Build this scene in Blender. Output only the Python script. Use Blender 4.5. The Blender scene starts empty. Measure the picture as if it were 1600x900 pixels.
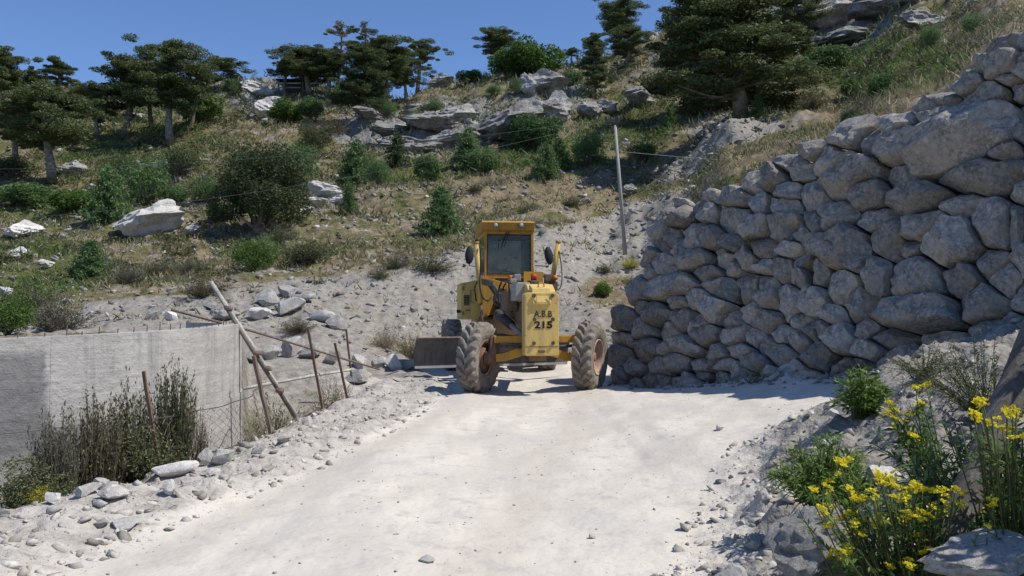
import bpy, bmesh, math, random
import numpy as np
from mathutils import Vector, Matrix, Quaternion

# ------------------------------------------------------------------ camera, sky, sun, exposure
scene = bpy.context.scene
COL = scene.collection
FPX, CAMZ, HOR = 1350.0, 1.5, 486.0
PITCH = math.atan((HOR - 450.0) / FPX)
cd = bpy.data.cameras.new('camera'); cd.sensor_width = 36.0; cd.lens = 36.0 * FPX / 1600.0
cd.clip_start = 0.05; cd.clip_end = 6000
cam = bpy.data.objects.new('camera', cd); COL.objects.link(cam)
cam.location = (0, 0, CAMZ); cam.rotation_euler = (math.pi / 2 + PITCH, 0, 0)
scene.camera = cam

SUN_EL = math.radians(56); SUN_DIR = Vector((0.98, -0.19, 0)).normalized()
world = bpy.data.worlds.new('World'); scene.world = world; world.use_nodes = True
wn = world.node_tree.nodes; wn.clear()
sky = wn.new('ShaderNodeTexSky'); sky.sky_type = 'NISHITA'; sky.sun_disc = False
sky.sun_elevation = SUN_EL; sky.sun_rotation = math.atan2(SUN_DIR.x, SUN_DIR.y)
sky.altitude = 2200; sky.air_density = 1.0; sky.dust_density = 0.0; sky.ozone_density = 5.0
bg = wn.new('ShaderNodeBackground'); bg.inputs['Strength'].default_value = 0.125
wo = wn.new('ShaderNodeOutputWorld')
tn = wn.new('ShaderNodeMix'); tn.data_type = 'RGBA'; tn.blend_type = 'MULTIPLY'; tn.inputs[0].default_value = 1.0; tn.inputs[7].default_value = (.90, .97, 1.08, 1)
world.node_tree.links.new(sky.outputs[0], tn.inputs[6]); world.node_tree.links.new(tn.outputs[2], bg.inputs[0]); world.node_tree.links.new(bg.outputs[0], wo.inputs[0])
sl = bpy.data.lights.new('sun', 'SUN'); sl.energy = 4.2; sl.angle = math.radians(0.5); sl.color = (1.0, 0.955, 0.88)
sun = bpy.data.objects.new('sun', sl); COL.objects.link(sun); sun.location = (30, -10, 60)
sdir = Vector((SUN_DIR.x * math.cos(SUN_EL), SUN_DIR.y * math.cos(SUN_EL), math.sin(SUN_EL)))
sun.rotation_euler = sdir.to_track_quat('Z', 'Y').to_euler()
scene.view_settings.view_transform = 'Standard'; scene.view_settings.look = 'None'
scene.view_settings.exposure = 0.18; scene.view_settings.gamma = 1.0; scene.view_settings.use_curve_mapping = False
scene.cycles.max_bounces = 6; scene.cycles.transparent_max_bounces = 12

# ------------------------------------------------------------------ helpers
CT, ST = math.cos(PITCH), math.sin(PITCH)
def ray(px, py):
    xc = (px - 800) / FPX; yc = (450 - py) / FPX
    return np.array([xc, CT - yc * ST, ST + yc * CT])
def at(px, py, Y):
    d = ray(px, py); t = Y / d[1]
    return np.array([d[0] * t, Y, CAMZ + d[2] * t])
def zz(py, Y):
    yc = (450.0 - np.asarray(py, float)) / FPX
    return CAMZ + Y * (ST + yc * CT) / (CT - yc * ST)
def project(X, Y, Z):
    Y = np.maximum(Y, 0.05); zc = (Z - CAMZ)
    dep = Y * CT + zc * ST; up = -Y * ST + zc * CT
    dep = np.maximum(dep, 0.05)
    return 800 + FPX * X / dep, 450 - FPX * up / dep

def sstep(x, a, b):
    t = np.clip((x - a) / (b - a), 0, 1); return t * t * (3 - 2 * t)
def _hash(ix, iy, iz, seed):
    h = (ix.astype(np.int64) * 374761393 + iy.astype(np.int64) * 668265263 + iz.astype(np.int64) * 2147483647 + seed * 974634777) & 0xFFFFFFFF
    h = ((h ^ (h >> 13)) * 1274126177) & 0xFFFFFFFF
    return ((h ^ (h >> 16)) & 0xFFFFFF) / float(0xFFFFFF)
def vnoise(x, y, z=None, seed=0):
    x = np.asarray(x, float); y = np.asarray(y, float)
    ix, iy = np.floor(x), np.floor(y); fx, fy = x - ix, y - iy
    fx = fx * fx * (3 - 2 * fx); fy = fy * fy * (3 - 2 * fy)
    if z is None: zs = [(np.zeros_like(ix), 1.0)]
    else:
        z = np.asarray(z, float); iz = np.floor(z); fz = z - iz; fz = fz * fz * (3 - 2 * fz); zs = [(iz, 1 - fz), (iz + 1, fz)]
    r = 0
    for a in (0, 1):
        wx = fx if a else 1 - fx
        for b in (0, 1):
            w = wx * (fy if b else 1 - fy)
            for kz, wz in zs: r = r + _hash(ix + a, iy + b, kz, seed) * w * wz
    return r * 2 - 1
def fbm(x, y, z=None, oct=4, seed=0, gain=0.5):
    x = np.asarray(x, float); y = np.asarray(y, float)
    r, a, f = 0, 1.0, 1.0
    for o in range(oct):
        r = r + a * vnoise(x * f, y * f, None if z is None else np.asarray(z) * f, seed + o * 17)
        a *= gain; f *= 2.03
    return r

def fast_mesh(name, V, F, tint=None, attrs=None, smooth=False):
    V = np.asarray(V, np.float32); F = np.asarray(F, np.int32)
    me = bpy.data.meshes.new(name); k = F.shape[1]
    me.vertices.add(len(V)); me.vertices.foreach_set('co', V.ravel())
    me.loops.add(F.size); me.loops.foreach_set('vertex_index', F.ravel())
    me.polygons.add(len(F)); me.polygons.foreach_set('loop_start', np.arange(0, F.size, k, dtype=np.int32))
    if smooth: me.polygons.foreach_set('use_smooth', np.ones(len(F), bool))
    for n, a in (attrs or {}).items():
        at_ = me.attributes.new(n, 'FLOAT', 'POINT'); at_.data.foreach_set('value', np.asarray(a, np.float32))
    if tint is not None:
        at_ = me.attributes.new('tint', 'FLOAT', 'POINT'); at_.data.foreach_set('value', np.asarray(tint, np.float32))
    me.update(calc_edges=True)
    return me

def link(name, data, parent=None, mat=None, loc=None):
    o = bpy.data.objects.new(name, data); COL.objects.link(o)
    if parent is not None: o.parent = parent
    if mat is not None: data.materials.clear(); data.materials.append(mat)
    if loc is not None: o.location = loc
    return o
def tag(o, label=None, cat=None, group=None, kind=None):
    if label: o['label'] = label
    if cat: o['category'] = cat
    if group: o['group'] = group
    if kind: o['kind'] = kind
    return o
def thing(name, label, cat, loc=(0, 0, 0), rz=0, group=None, scale=None):
    o = bpy.data.objects.new(name, None); COL.objects.link(o); o.empty_display_size = 0.2
    o.location = loc; o.rotation_euler = (0, 0, rz)
    if scale is not None: o.scale = scale
    return tag(o, label, cat, group)

class MB:
    """collects simple solids into one mesh"""
    def __init__(s): s.v, s.f = [], []
    def add(s, V, F):
        n = len(s.v); s.v += [tuple(map(float, p)) for p in V]; s.f += [tuple(i + n for i in q) for q in F]; return s
    def box(s, c, size, R=None, taper=None):
        hx, hy, hz = [a / 2 for a in size]; V = []
        for z in (-1, 1):
            k = taper if (taper and z > 0) else (1, 1)
            for x, y in ((-1, -1), (1, -1), (1, 1), (-1, 1)): V.append(Vector((x * hx * k[0], y * hy * k[1], z * hz)))
        if R is not None: V = [R @ p for p in V]
        V = [p + Vector(c) for p in V]
        return s.add(V, [(3, 2, 1, 0), (4, 5, 6, 7), (0, 1, 5, 4), (1, 2, 6, 5), (2, 3, 7, 6), (3, 0, 4, 7)])
    def span(s, x0, x1, y0, y1, z0, z1): return s.box(((x0 + x1) / 2, (y0 + y1) / 2, (z0 + z1) / 2), (abs(x1 - x0), abs(y1 - y0), abs(z1 - z0)))
    def tube(s, pts, rad, n=8, cap=True, flat=None):
        pts = [Vector(p) for p in pts]
        if not hasattr(rad, '__len__'): rad = [rad] * len(pts)
        V, F = [], []; up = None
        for i, p in enumerate(pts):
            t = (pts[min(i + 1, len(pts) - 1)] - pts[max(i - 1, 0)]).normalized()
            if up is None: up = Vector((0, 0, 1)) if abs(t.z) < .9 else Vector((1, 0, 0))
            a = t.cross(up).normalized(); b = a.cross(t).normalized(); up = b
            for k in range(n):
                w = 2 * math.pi * (k + .5) / n
                V.append(p + (a * math.cos(w) + b * math.sin(w) * (flat or 1)) * rad[i])
        for i in range(len(pts) - 1):
            for k in range(n):
                F.append((i * n + k, i * n + (k + 1) % n, (i + 1) * n + (k + 1) % n, (i + 1) * n + k))
        if cap: F.append(tuple(range(n))[::-1]); F.append(tuple(range((len(pts) - 1) * n, len(pts) * n)))
        return s.add(V, F)
    def beam(s, p0, p1, w, h):
        p0, p1 = Vector(p0), Vector(p1); t = (p1 - p0).normalized()
        up = Vector((0, 0, 1)) if abs(t.z) < .95 else Vector((0, 1, 0))
        a = t.cross(up).normalized(); b = a.cross(t)
        V = [p + a * x * w / 2 + b * y * h / 2 for p in (p0, p1) for x, y in ((-1, -1), (1, -1), (1, 1), (-1, 1))]
        return s.add(V, [(3, 2, 1, 0), (4, 5, 6, 7), (0, 1, 5, 4), (1, 2, 6, 5), (2, 3, 7, 6), (3, 0, 4, 7)])
    def lathe(s, prof, axis='x', n=32, c=(0, 0, 0)):
        V, F = [], []; m = len(prof)
        for k in range(n):
            w = 2 * math.pi * k / n
            for (u, r) in prof:
                p = (u, r * math.cos(w), r * math.sin(w)) if axis == 'x' else (r * math.cos(w), u, r * math.sin(w)) if axis == 'y' else (r * math.cos(w), r * math.sin(w), u)
                V.append((p[0] + c[0], p[1] + c[1], p[2] + c[2]))
        for k in range(n):
            for i in range(m - 1):
                F.append((k * m + i, ((k + 1) % n) * m + i, ((k + 1) % n) * m + i + 1, k * m + i + 1))
        return s.add(V, F)
    def extrude(s, poly, y0, y1, axis='y'):
        n = len(poly); V = []
        for y in (y0, y1):
            for (a, b) in poly: V.append((a, y, b) if axis == 'y' else (y, a, b) if axis == 'x' else (a, b, y))
        F = [tuple(range(n)), tuple(range(2 * n - 1, n - 1, -1))]
        F += [(i, i + n, (i + 1) % n + n, (i + 1) % n) for i in range(n)]
        return s.add(V, F)
    def mesh(s, name, bevel=0, smooth=False):
        me = bpy.data.meshes.new(name); me.from_pydata(s.v, [], s.f)
        bm = bmesh.new(); bm.from_mesh(me)
        bmesh.ops.recalc_face_normals(bm, faces=bm.faces)
        if bevel:
            es = [e for e in bm.edges if len(e.link_faces) == 2 and e.calc_face_angle(0) > .5]
            bmesh.ops.bevel(bm, geom=es, offset=bevel, segments=2, affect='EDGES', profile=.6, clamp_overlap=True)
        bm.to_mesh(me); bm.free()
        if smooth: me.polygons.foreach_set('use_smooth', np.ones(len(me.polygons), bool))
        me.update(); return me
    def obj(s, name, mat, parent=None, bevel=0, smooth=False): return link(name, s.mesh(name, bevel, smooth), parent, mat)

# ------------------------------------------------------------------ materials
MATS = {}
class NT:
    def __init__(s, name):
        s.m = bpy.data.materials.new(name); s.m.use_nodes = True; s.t = s.m.node_tree
        s.b = s.t.nodes['Principled BSDF']; s.out = s.t.nodes['Material Output']; MATS[name] = s.m
        s.b.inputs['Specular IOR Level'].default_value = 0.25
    def n(s, typ, **kw):
        d = s.t.nodes.new(typ)
        for k, v in kw.items(): setattr(d, k, v)
        return d
    def l(s, a, b): s.t.links.new(a, b)
    def coord(s, kind='Object'): return s.n('ShaderNodeTexCoord').outputs[kind]
    def pos(s): return s.n('ShaderNodeNewGeometry').outputs['Position']
    def noise(s, vec, scale, detail=6, rough=.6, dist=0, stretch=None):
        if stretch:
            mp = s.n('ShaderNodeMapping'); mp.inputs['Scale'].default_value = stretch; s.l(vec, mp.inputs[0]); vec = mp.outputs[0]
        d = s.n('ShaderNodeTexNoise'); d.inputs['Scale'].default_value = scale; d.inputs['Detail'].default_value = detail
        d.inputs['Roughness'].default_value = rough; d.inputs['Distortion'].default_value = dist; s.l(vec, d.inputs['Vector'])
        return d.outputs['Fac']
    def voro(s, vec, scale, feature='F1', out='Distance'):
        d = s.n('ShaderNodeTexVoronoi', feature=feature); d.inputs['Scale'].default_value = scale; s.l(vec, d.inputs['Vector'])
        return d.outputs[out]
    def ramp(s, fac, stops, interp='LINEAR'):
        r = s.n('ShaderNodeValToRGB'); e = r.color_ramp.elements; r.color_ramp.interpolation = interp
        while len(e) < len(stops): e.new(0.5)
        for i, (p, c) in enumerate(stops):
            e[i].position = p; e[i].color = (*c, 1) if hasattr(c, '__len__') else (c, c, c, 1)
        s.l(fac, r.inputs[0]); return r.outputs[0]
    def mix(s, fac, a, b, mode='MIX'):
        d = s.n('ShaderNodeMix', data_type='RGBA', blend_type=mode)
        if isinstance(fac, (int, float)): d.inputs[0].default_value = fac
        else: s.l(fac, d.inputs[0])
        for q, i in ((a, 6), (b, 7)):
            if hasattr(q, 'is_linked') or hasattr(q, 'links'): s.l(q, d.inputs[i])
            else: d.inputs[i].default_value = (*q, 1)
        return d.outputs[2]
    def math(s, op, a, b=0.0, clamp=False):
        d = s.n('ShaderNodeMath', operation=op, use_clamp=clamp)
        for i, q in enumerate((a, b)):
            if isinstance(q, (int, float)): d.inputs[i].default_value = q
            else: s.l(q, d.inputs[i])
        return d.outputs[0]
    def attr(s, name): return s.n('ShaderNodeAttribute', attribute_name=name).outputs['Fac']
    def rand(s): return s.n('ShaderNodeObjectInfo').outputs['Random']
    def bump(s, h, strength=.5, dist=.02, prev=None):
        d = s.n('ShaderNodeBump'); d.inputs['Strength'].default_value = strength; d.inputs['Distance'].default_value = dist
        s.l(h, d.inputs['Height'])
        if prev is not None: s.l(prev, d.inputs['Normal'])
        return d.outputs[0]
    def fin(s, col, rough=.85, normal=None, metal=0, spec=None):
        if hasattr(col, '__len__'): s.b.inputs['Base Color'].default_value = (*col, 1)
        else: s.l(col, s.b.inputs['Base Color'])
        if isinstance(rough, (int, float)): s.b.inputs['Roughness'].default_value = rough
        else: s.l(rough, s.b.inputs['Roughness'])
        s.b.inputs['Metallic'].default_value = metal
        if spec is not None: s.b.inputs['Specular IOR Level'].default_value = spec
        if normal is not None: s.l(normal, s.b.inputs['Normal'])
        return s.m

def mat_ground():
    t = NT('ground'); p = t.pos()
    n_mid = t.noise(p, .55, 6, .68); n_fine = t.noise(p, 4.5, 5, .72); vor2 = t.voro(p, 20.0)
    nm = t.math('SUBTRACT', n_mid, .5)
    def mask(name, lo, hi, amt=1.2): return t.ramp(t.math('ADD', t.attr(name), t.math('MULTIPLY', nm, amt)), [(lo, 0), (hi, 1)])
    def mask2(name, lo, hi, amt=.5): return t.ramp(t.math('ADD', t.attr(name), t.math('MULTIPLY', t.math('SUBTRACT', n_fine, .5), amt)), [(lo, 0), (hi, 1)])
    dry = t.ramp(n_fine, [(.28, (.10, .076, .044)), (.5, (.195, .155, .095)), (.75, (.31, .27, .185))])
    olive = t.ramp(n_fine, [(.28, (.040, .050, .016)), (.5, (.090, .098, .034)), (.75, (.19, .175, .080))])
    scree = t.ramp(n_fine, [(.28, (.15, .14, .125)), (.5, (.275, .255, .225)), (.75, (.41, .385, .345))])
    scree = t.mix(t.ramp(n_mid, [(.5, 0), (.68, .6)]), scree, (.27, .235, .18))
    road = t.ramp(n_mid, [(.3, (.54, .495, .425)), (.5, (.63, .58, .50)), (.7, (.69, .635, .545))])
    road = t.mix(t.ramp(n_fine, [(.34, .75), (.48, .0)]), road, (.43, .405, .365))
    road = t.mix(t.ramp(t.noise(p, 1.3, 4, .6, .4, (1.0, .14, 1)), [(.46, 0), (.62, .8)]), road, (.49, .455, .405))
    road = t.mix(t.ramp(t.noise(p, .45, 3, .6), [(.50, 0), (.66, .55)]), road, (.50, .475, .435))
    road = t.mix(t.ramp(vor2, [(.0, .25), (.12, .0)]), road, (.76, .73, .68))
    road = t.mix(t.math('MULTIPLY', t.attr('track'), t.ramp(n_mid, [(.35, .25), (.6, .75)])), road, (.50, .45, .38))
    verge = t.ramp(n_fine, [(.28, (.26, .24, .21)), (.5, (.42, .39, .345)), (.75, (.56, .525, .47))])
    verge = t.mix(t.ramp(vor2, [(.0, .5), (.22, .0)]), verge, (.60, .58, .545))
    rock = t.ramp(n_fine, [(.28, (.075, .072, .068)), (.5, (.20, .195, .18)), (.75, (.38, .37, .345))])
    base = t.mix(t.ramp(n_mid, [(.42, 0), (.52, 1)]), olive, dry)
    base = t.mix(t.ramp(n_mid, [(.54, 0), (.60, .85)]), base, scree)
    c = t.mix(mask('dry', .35, .75), base, dry)
    c = t.mix(mask('green', .35, .75, 1.6), c, olive)
    c = t.mix(mask('rock', .35, .6, 1.8), c, rock)
    c = t.mix(mask('scree', .38, .62, .8), c, scree)
    c = t.mix(mask2('verge', .35, .65), c, verge)
    c = t.mix(mask2('road', .35, .7, .9), c, road)
    h = t.math('SUBTRACT', n_fine, t.math('MULTIPLY', vor2, .25))
    h = t.math('MULTIPLY', h, t.math('SUBTRACT', 1.0, t.math('MULTIPLY', t.attr('road'), .72)))
    return t.fin(c, .95, t.bump(h, .8, .06), spec=.12)

def mat_rock(name, dark, midc, light, scale=2.0, lichen=.3, rust=0.0, bump=.7, dist=.05, use_pos=False, strat=False):
    t = NT(name); p = t.pos() if use_pos else t.coord()
    a = t.noise(p, scale, 5, .72); b = t.noise(p, scale * 7, 5, .78); c2 = t.noise(p, scale * .6, 2, .6)
    col = t.ramp(a, [(.32, dark), (.5, midc), (.66, light)])
    lt = tuple(min(.8, x * 1.25) for x in light)
    col = t.mix(t.ramp(b, [(.50, 0), (.66, min(1, lichen * 1.8))]), col, lt)
    col = t.mix(t.ramp(b, [(.32, .75), (.46, 0)]), col, tuple(x * .5 for x in dark))
    if rust: col = t.mix(t.ramp(c2, [(.50, 0), (.66, rust)]), col, (.27, .20, .125))
    v = t.math('ADD', t.math('MULTIPLY', t.rand(), .5), .74)
    cc = t.n('ShaderNodeCombineColor'); [t.l(v, cc.inputs[i]) for i in range(3)]
    col = t.mix(1.0, col, cc.outputs[0], 'MULTIPLY')
    if strat: b = t.math('ADD', t.math('MULTIPLY', b, .5), t.noise(p, scale * 1.5, 5, .7, .8, (.6, .6, 5)))
    h = t.math('ADD', t.math('MULTIPLY', a, .9), t.math('MULTIPLY', b, .45))
    return t.fin(col, .93, t.bump(h, bump, dist), spec=.15)

def mat_leaf(name, c0, c1, c2, transl=.25, rough=.6):
    t = NT(name); tint = t.attr('tint'); v = t.math('ADD', t.math('MULTIPLY', tint, .75), t.math('MULTIPLY', t.rand(), .25))
    col = t.ramp(v, [(.1, c0), (.5, c1), (.92, c2)])
    t.fin(col, rough, spec=.2)
    tr = t.n('ShaderNodeBsdfTranslucent'); t.l(col, tr.inputs[0]); mx = t.n('ShaderNodeMixShader'); mx.inputs[0].default_value = transl
    t.l(t.b.outputs[0], mx.inputs[1]); t.l(tr.outputs[0], mx.inputs[2]); t.l(mx.outputs[0], t.out.inputs[0])
    return t.m

def mat_paint(name, col, dirt=(.30, .22, .14), rustc=(.16, .055, .02), wear=.5, rough=.5, scale=3.0, metal=0):
    t = NT(name); p = t.coord()
    a = t.noise(p, scale, 8, .7); b = t.noise(p, scale * 4, 8, .72); g = t.noise(p, scale * 1.3, 6, .65, 0, (3, 3, .5))
    c = t.mix(t.ramp(a, [(.35, 0), (.75, 1)]), tuple(x * .86 for x in col), col)
    c = t.mix(t.ramp(g, [(.42, 0), (.64, wear)]), c, dirt)
    c = t.mix(t.ramp(b, [(.585, 0), (.64, wear)]), c, rustc)
    r = t.ramp(a, [(.3, rough), (.7, min(1, rough + .3))])
    return t.fin(c, r, t.bump(b, .12, .01), metal=metal, spec=.35)
GROUND = mat_ground()
mat_rock('wall_stone', (.13, .121, .110), (.285, .268, .245), (.44, .418, .388), 2.6, .4, .45, .95, .06)
mat_rock('pale_rock', (.36, .345, .32), (.52, .50, .465), (.63, .605, .565), 3.0, .3, .12, .6, .03)
mat_rock('hill_rock', (.10, .096, .09), (.24, .23, .215), (.42, .41, .39), .9, .4, .15, .9, .12, True, True)
mat_rock('grey_rock', (.20, .195, .185), (.34, .33, .31), (.47, .455, .43), 2.2, .3, .2, .75, .04)
mat_rock('rubble_fill', (.05, .047, .042), (.11, .10, .09), (.18, .165, .145), 5, .2, .3, .9, .05)
mat_leaf('pine_leaf', (0.046, 0.067, 0.030), (0.105, 0.138, 0.055), (0.219, 0.248, 0.101), 0.28)
mat_leaf('pine_leaf_brown', (0.081, 0.081, 0.036), (0.174, 0.164, 0.077), (0.309, 0.273, 0.137), 0.4)
mat_leaf('cedar_leaf', (0.055, 0.102, 0.041), (0.114, 0.200, 0.072), (0.225, 0.318, 0.123), 0.4)
mat_leaf('juniper_leaf', (0.039, 0.055, 0.025), (0.075, 0.101, 0.043), (0.147, 0.176, 0.070), 0.3)
mat_leaf('green_leaf', (0.053, 0.099, 0.021), (0.099, 0.178, 0.037), (0.178, 0.265, 0.072), 0.4)
mat_leaf('bright_leaf', (.075, .135, .022), (.14, .23, .045), (.24, .33, .095), .35)
mat_leaf('scrub_leaf', (0.060, 0.060, 0.031), (0.126, 0.120, 0.067), (0.228, 0.210, 0.126), 0.3)
mat_leaf('grey_scrub_leaf', (.060, .062, .040), (.12, .12, .082), (.21, .205, .15), .25)
mat_leaf('broom_leaf', (0.049, 0.062, 0.029), (0.111, 0.127, 0.058), (0.221, 0.227, 0.114), 0.3)
mat_leaf('scrub_cover', (.05, .06, .025), (.10, .11, .045), (.19, .18, .085), .3)
mat_leaf('broom_stem', (.07, .08, .03), (.13, .14, .06), (.20, .20, .10), .0)
mat_leaf('yellow_leaf', (.26, .24, .02), (.46, .42, .04), (.60, .52, .08), .3)
mat_leaf('flower', (.50, .42, .004), (.78, .68, .02), (.88, .80, .12), .3)
mat_leaf('dry_leaf', (.19, .15, .085), (.33, .275, .165), (.48, .42, .28), .3)
mat_leaf('twig', (.10, .080, .055), (.19, .155, .11), (.31, .27, .20), .0)
mat_rock('bark', (.085, .068, .052), (.19, .16, .13), (.34, .30, .26), 3, .3, .2, .9, .04)
mat_rock('pale_wood', (.20, .185, .165), (.34, .32, .29), (.50, .48, .44), 6, .2, .1, .6, .02)
def _chips():
    t = NT('stone_chips'); v = t.attr('tint'); p = t.pos(); n = t.noise(p, 30, 3, .7)
    c = t.ramp(v, [(.0, (.21, .19, .16)), (.35, (.40, .37, .325)), (.75, (.54, .505, .45)), (1.0, (.66, .615, .55))]); c = t.mix(t.ramp(n, [(.4, .5), (.6, 0)]), c, (.30, .285, .26)); t.fin(c, .95, t.bump(n, .4, .01), spec=.12)
    t = NT('slope_chips'); v = t.attr('tint'); p = t.pos(); n = t.noise(p, 4, 4, .7)
    c = t.ramp(v, [(.0, (.14, .13, .115)), (.45, (.28, .27, .25)), (.85, (.42, .41, .385)), (1.0, (.55, .54, .51))]); c = t.mix(t.ramp(n, [(.4, .6), (.6, 0)]), c, (.17, .16, .145)); t.fin(c, .95, spec=.12)
_chips()
def _wood():
    t = NT('weathered_wood'); p = t.coord()
    g = t.noise(p, 9, 8, .7, .3, (3.2, 3.2, .22)); k = t.noise(p, 2.5, 4, .6)
    c = t.ramp(g, [(.3, (.055, .047, .04)), (.5, (.13, .115, .10)), (.72, (.25, .23, .205))])
    c = t.mix(t.ramp(k, [(.4, 0), (.7, .5)]), c, (.24, .215, .19))
    t.fin(c, .9, t.bump(g, .8, .012), spec=.15)
_wood()
mat_paint('rust', (.165, .085, .055), (.25, .18, .13), (.09, .035, .02), .6, .8, 5)
mat_paint('rusty_pipe', (.17, .12, .095), (.30, .25, .20), (.12, .05, .03), .6, .75, 6)
mat_paint('yellow_paint', (.68, .455, .085), (.34, .25, .14), (.17, .065, .02), .6, .5, 2.5)
mat_paint('pale_yellow_paint', (.76, .53, .16), (.40, .29, .16), (.20, .09, .03), .5, .55, 2.2)
mat_paint('orange_yellow_paint', (.56, .295, .03), (.30, .17, .07), (.17, .06, .02), .65, .5, 2.5)
mat_paint('dirty_frame', (.20, .125, .07), (.24, .18, .13), (.10, .045, .025), .6, .7, 4)
mat_paint('dusty_rim', (.40, .25, .18), (.50, .41, .33), (.22, .09, .05), .6, .8, 4)
mat_paint('rusty_rim', (.27, .125, .075), (.42, .30, .22), (.12, .045, .025), .6, .8, 4)
mat_paint('dark_steel', (.055, .052, .05), (.17, .145, .12), (.09, .045, .03), .5, .6, 4)
mat_paint('blade_steel', (.14, .135, .13), (.24, .22, .195), (.11, .07, .05), .5, .55, 3, .35)
mat_paint('bright_steel', (.62, .61, .59), (.5, .48, .44), (.4, .3, .2), .25, .35, 5, .6)
mat_paint('black_rubber', (.022, .022, .022), (.10, .09, .08), (.03, .03, .03), .4, .75, 6)
mat_paint('white_plastic', (.38, .36, .32), (.45, .40, .33), (.3, .2, .12), .4, .5, 4)
mat_paint('red_plastic', (.55, .045, .02), (.35, .10, .06), (.3, .03, .02), .2, .4, 5)
mat_paint('orange_plastic', (.60, .18, .02), (.4, .17, .06), (.3, .08, .02), .2, .4, 5)
mat_paint('lamp_lens', (.50, .49, .46), (.35, .32, .28), (.3, .25, .2), .3, .25, 5)
mat_paint('grey_metal', (.34, .33, .31), (.36, .32, .27), (.22, .13, .08), .4, .6, 4)
mat_paint('letter_black', (.018, .017, .016), (.05, .045, .035), (.07, .05, .03), .3, .7, 8)
mat_paint('seat_fabric', (.03, .03, .032), (.08, .07, .06), (.04, .04, .04), .3, .9, 4)
mat_paint('brass_tan', (.33, .255, .15), (.3, .25, .2), (.2, .15, .1), .3, .8, 4)
def _tyre():
    t = NT('tyre_rubber'); p = t.coord(); a = t.noise(p, 3, 6, .65); b = t.noise(p, 14, 6, .7)
    c = t.ramp(a, [(.3, (.11, .10, .088)), (.7, (.22, .20, .175))]); c = t.mix(t.ramp(b, [(.40, 0), (.70, .7)]), c, (.42, .35, .27))
    t.fin(c, .92, t.bump(b, .35, .01), spec=.15)
_tyre()
def _glass():
    t = NT('cab_glass'); tr = t.n('ShaderNodeBsdfTransparent'); tr.inputs[0].default_value = (.62, .66, .66, 1)
    gl = t.n('ShaderNodeBsdfGlossy'); gl.inputs['Roughness'].default_value = .04; gl.inputs[0].default_value = (.9, .9, .9, 1)
    df = t.n('ShaderNodeBsdfDiffuse'); df.inputs[0].default_value = (.20, .19, .17, 1)
    m0 = t.n('ShaderNodeMixShader'); t.l(t.ramp(t.noise(t.coord(), 2.2, 5, .6), [(.35, .10), (.75, .32)]), m0.inputs[0]); t.l(tr.outputs[0], m0.inputs[1]); t.l(df.outputs[0], m0.inputs[2])
    lw = t.n('ShaderNodeLayerWeight'); lw.inputs[0].default_value = .25
    m1 = t.n('ShaderNodeMixShader'); t.l(lw.outputs['Fresnel'], m1.inputs[0]); t.l(m0.outputs[0], m1.inputs[1]); t.l(gl.outputs[0], m1.inputs[2])
    t.l(m1.outputs[0], t.out.inputs[0])
_glass()
def _concrete():
    t = NT('concrete'); p = t.pos()
    a = t.noise(p, 1.1, 5, .65); b = t.noise(p, 9, 5, .72); g = t.noise(p, 1.9, 5, .72, .5, (2.2, 2.2, .22)); hz = t.noise(p, 1.2, 4, .6, 0, (.5, .5, 4.5))
    c = t.ramp(a, [(.3, (.345, .328, .298)), (.7, (.485, .462, .425))])
    c = t.mix(t.ramp(hz, [(.42, 0), (.66, .45)]), c, (.55, .525, .485))
    c = t.mix(t.ramp(g, [(.52, 0), (.68, .6)]), c, (.22, .212, .20))
    c = t.mix(t.ramp(b, [(.55, 0), (.72, .45)]), c, (.27, .262, .25))
    x = t.n('ShaderNodeSeparateXYZ'); t.l(p, x.inputs[0]); wob = t.math('MULTIPLY', t.math('SUBTRACT', a, .5), 1.1)
    s1 = t.ramp(t.math('ADD', t.math('MULTIPLY', t.math('SUBTRACT', STAIN_Y, x.outputs[1]), 2.5), wob), [(.0, 0), (.12, .8)])
    s1 = t.math('MULTIPLY', s1, t.ramp(t.math('ADD', t.math('MULTIPLY', t.math('SUBTRACT', 1.28, x.outputs[2]), 2.0), wob), [(.05, 0), (.35, 1)]))
    s2 = t.math('MULTIPLY', t.ramp(t.math('ADD', t.math('MULTIPLY', t.math('SUBTRACT', STAIN_Y + 1.3, x.outputs[1]), .8), wob), [(.0, 0), (.6, .75)]), t.ramp(t.math('ADD', t.math('MULTIPLY', t.math('SUBTRACT', .5, x.outputs[2]), 2.0), wob), [(.0, 0), (.3, 1)]))
    c = t.mix(t.math('MAXIMUM', s1, s2), c, t.mix(t.ramp(b, [(.35, 0), (.7, 1)]), (.115, .114, .115), (.20, .197, .19)))
    drt = t.ramp(t.math('ADD', t.math('MULTIPLY', x.outputs[2], 1.0), wob), [(-.0, .6), (.25, 0)]); c = t.mix(drt, c, (.42, .40, .365))
    t.fin(c, .9, t.bump(t.math('ADD', b, t.math('MULTIPLY', hz, .9)), .75, .03), spec=.15)
STAIN_Y = 7.94
_concrete()
M = MATS

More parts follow.
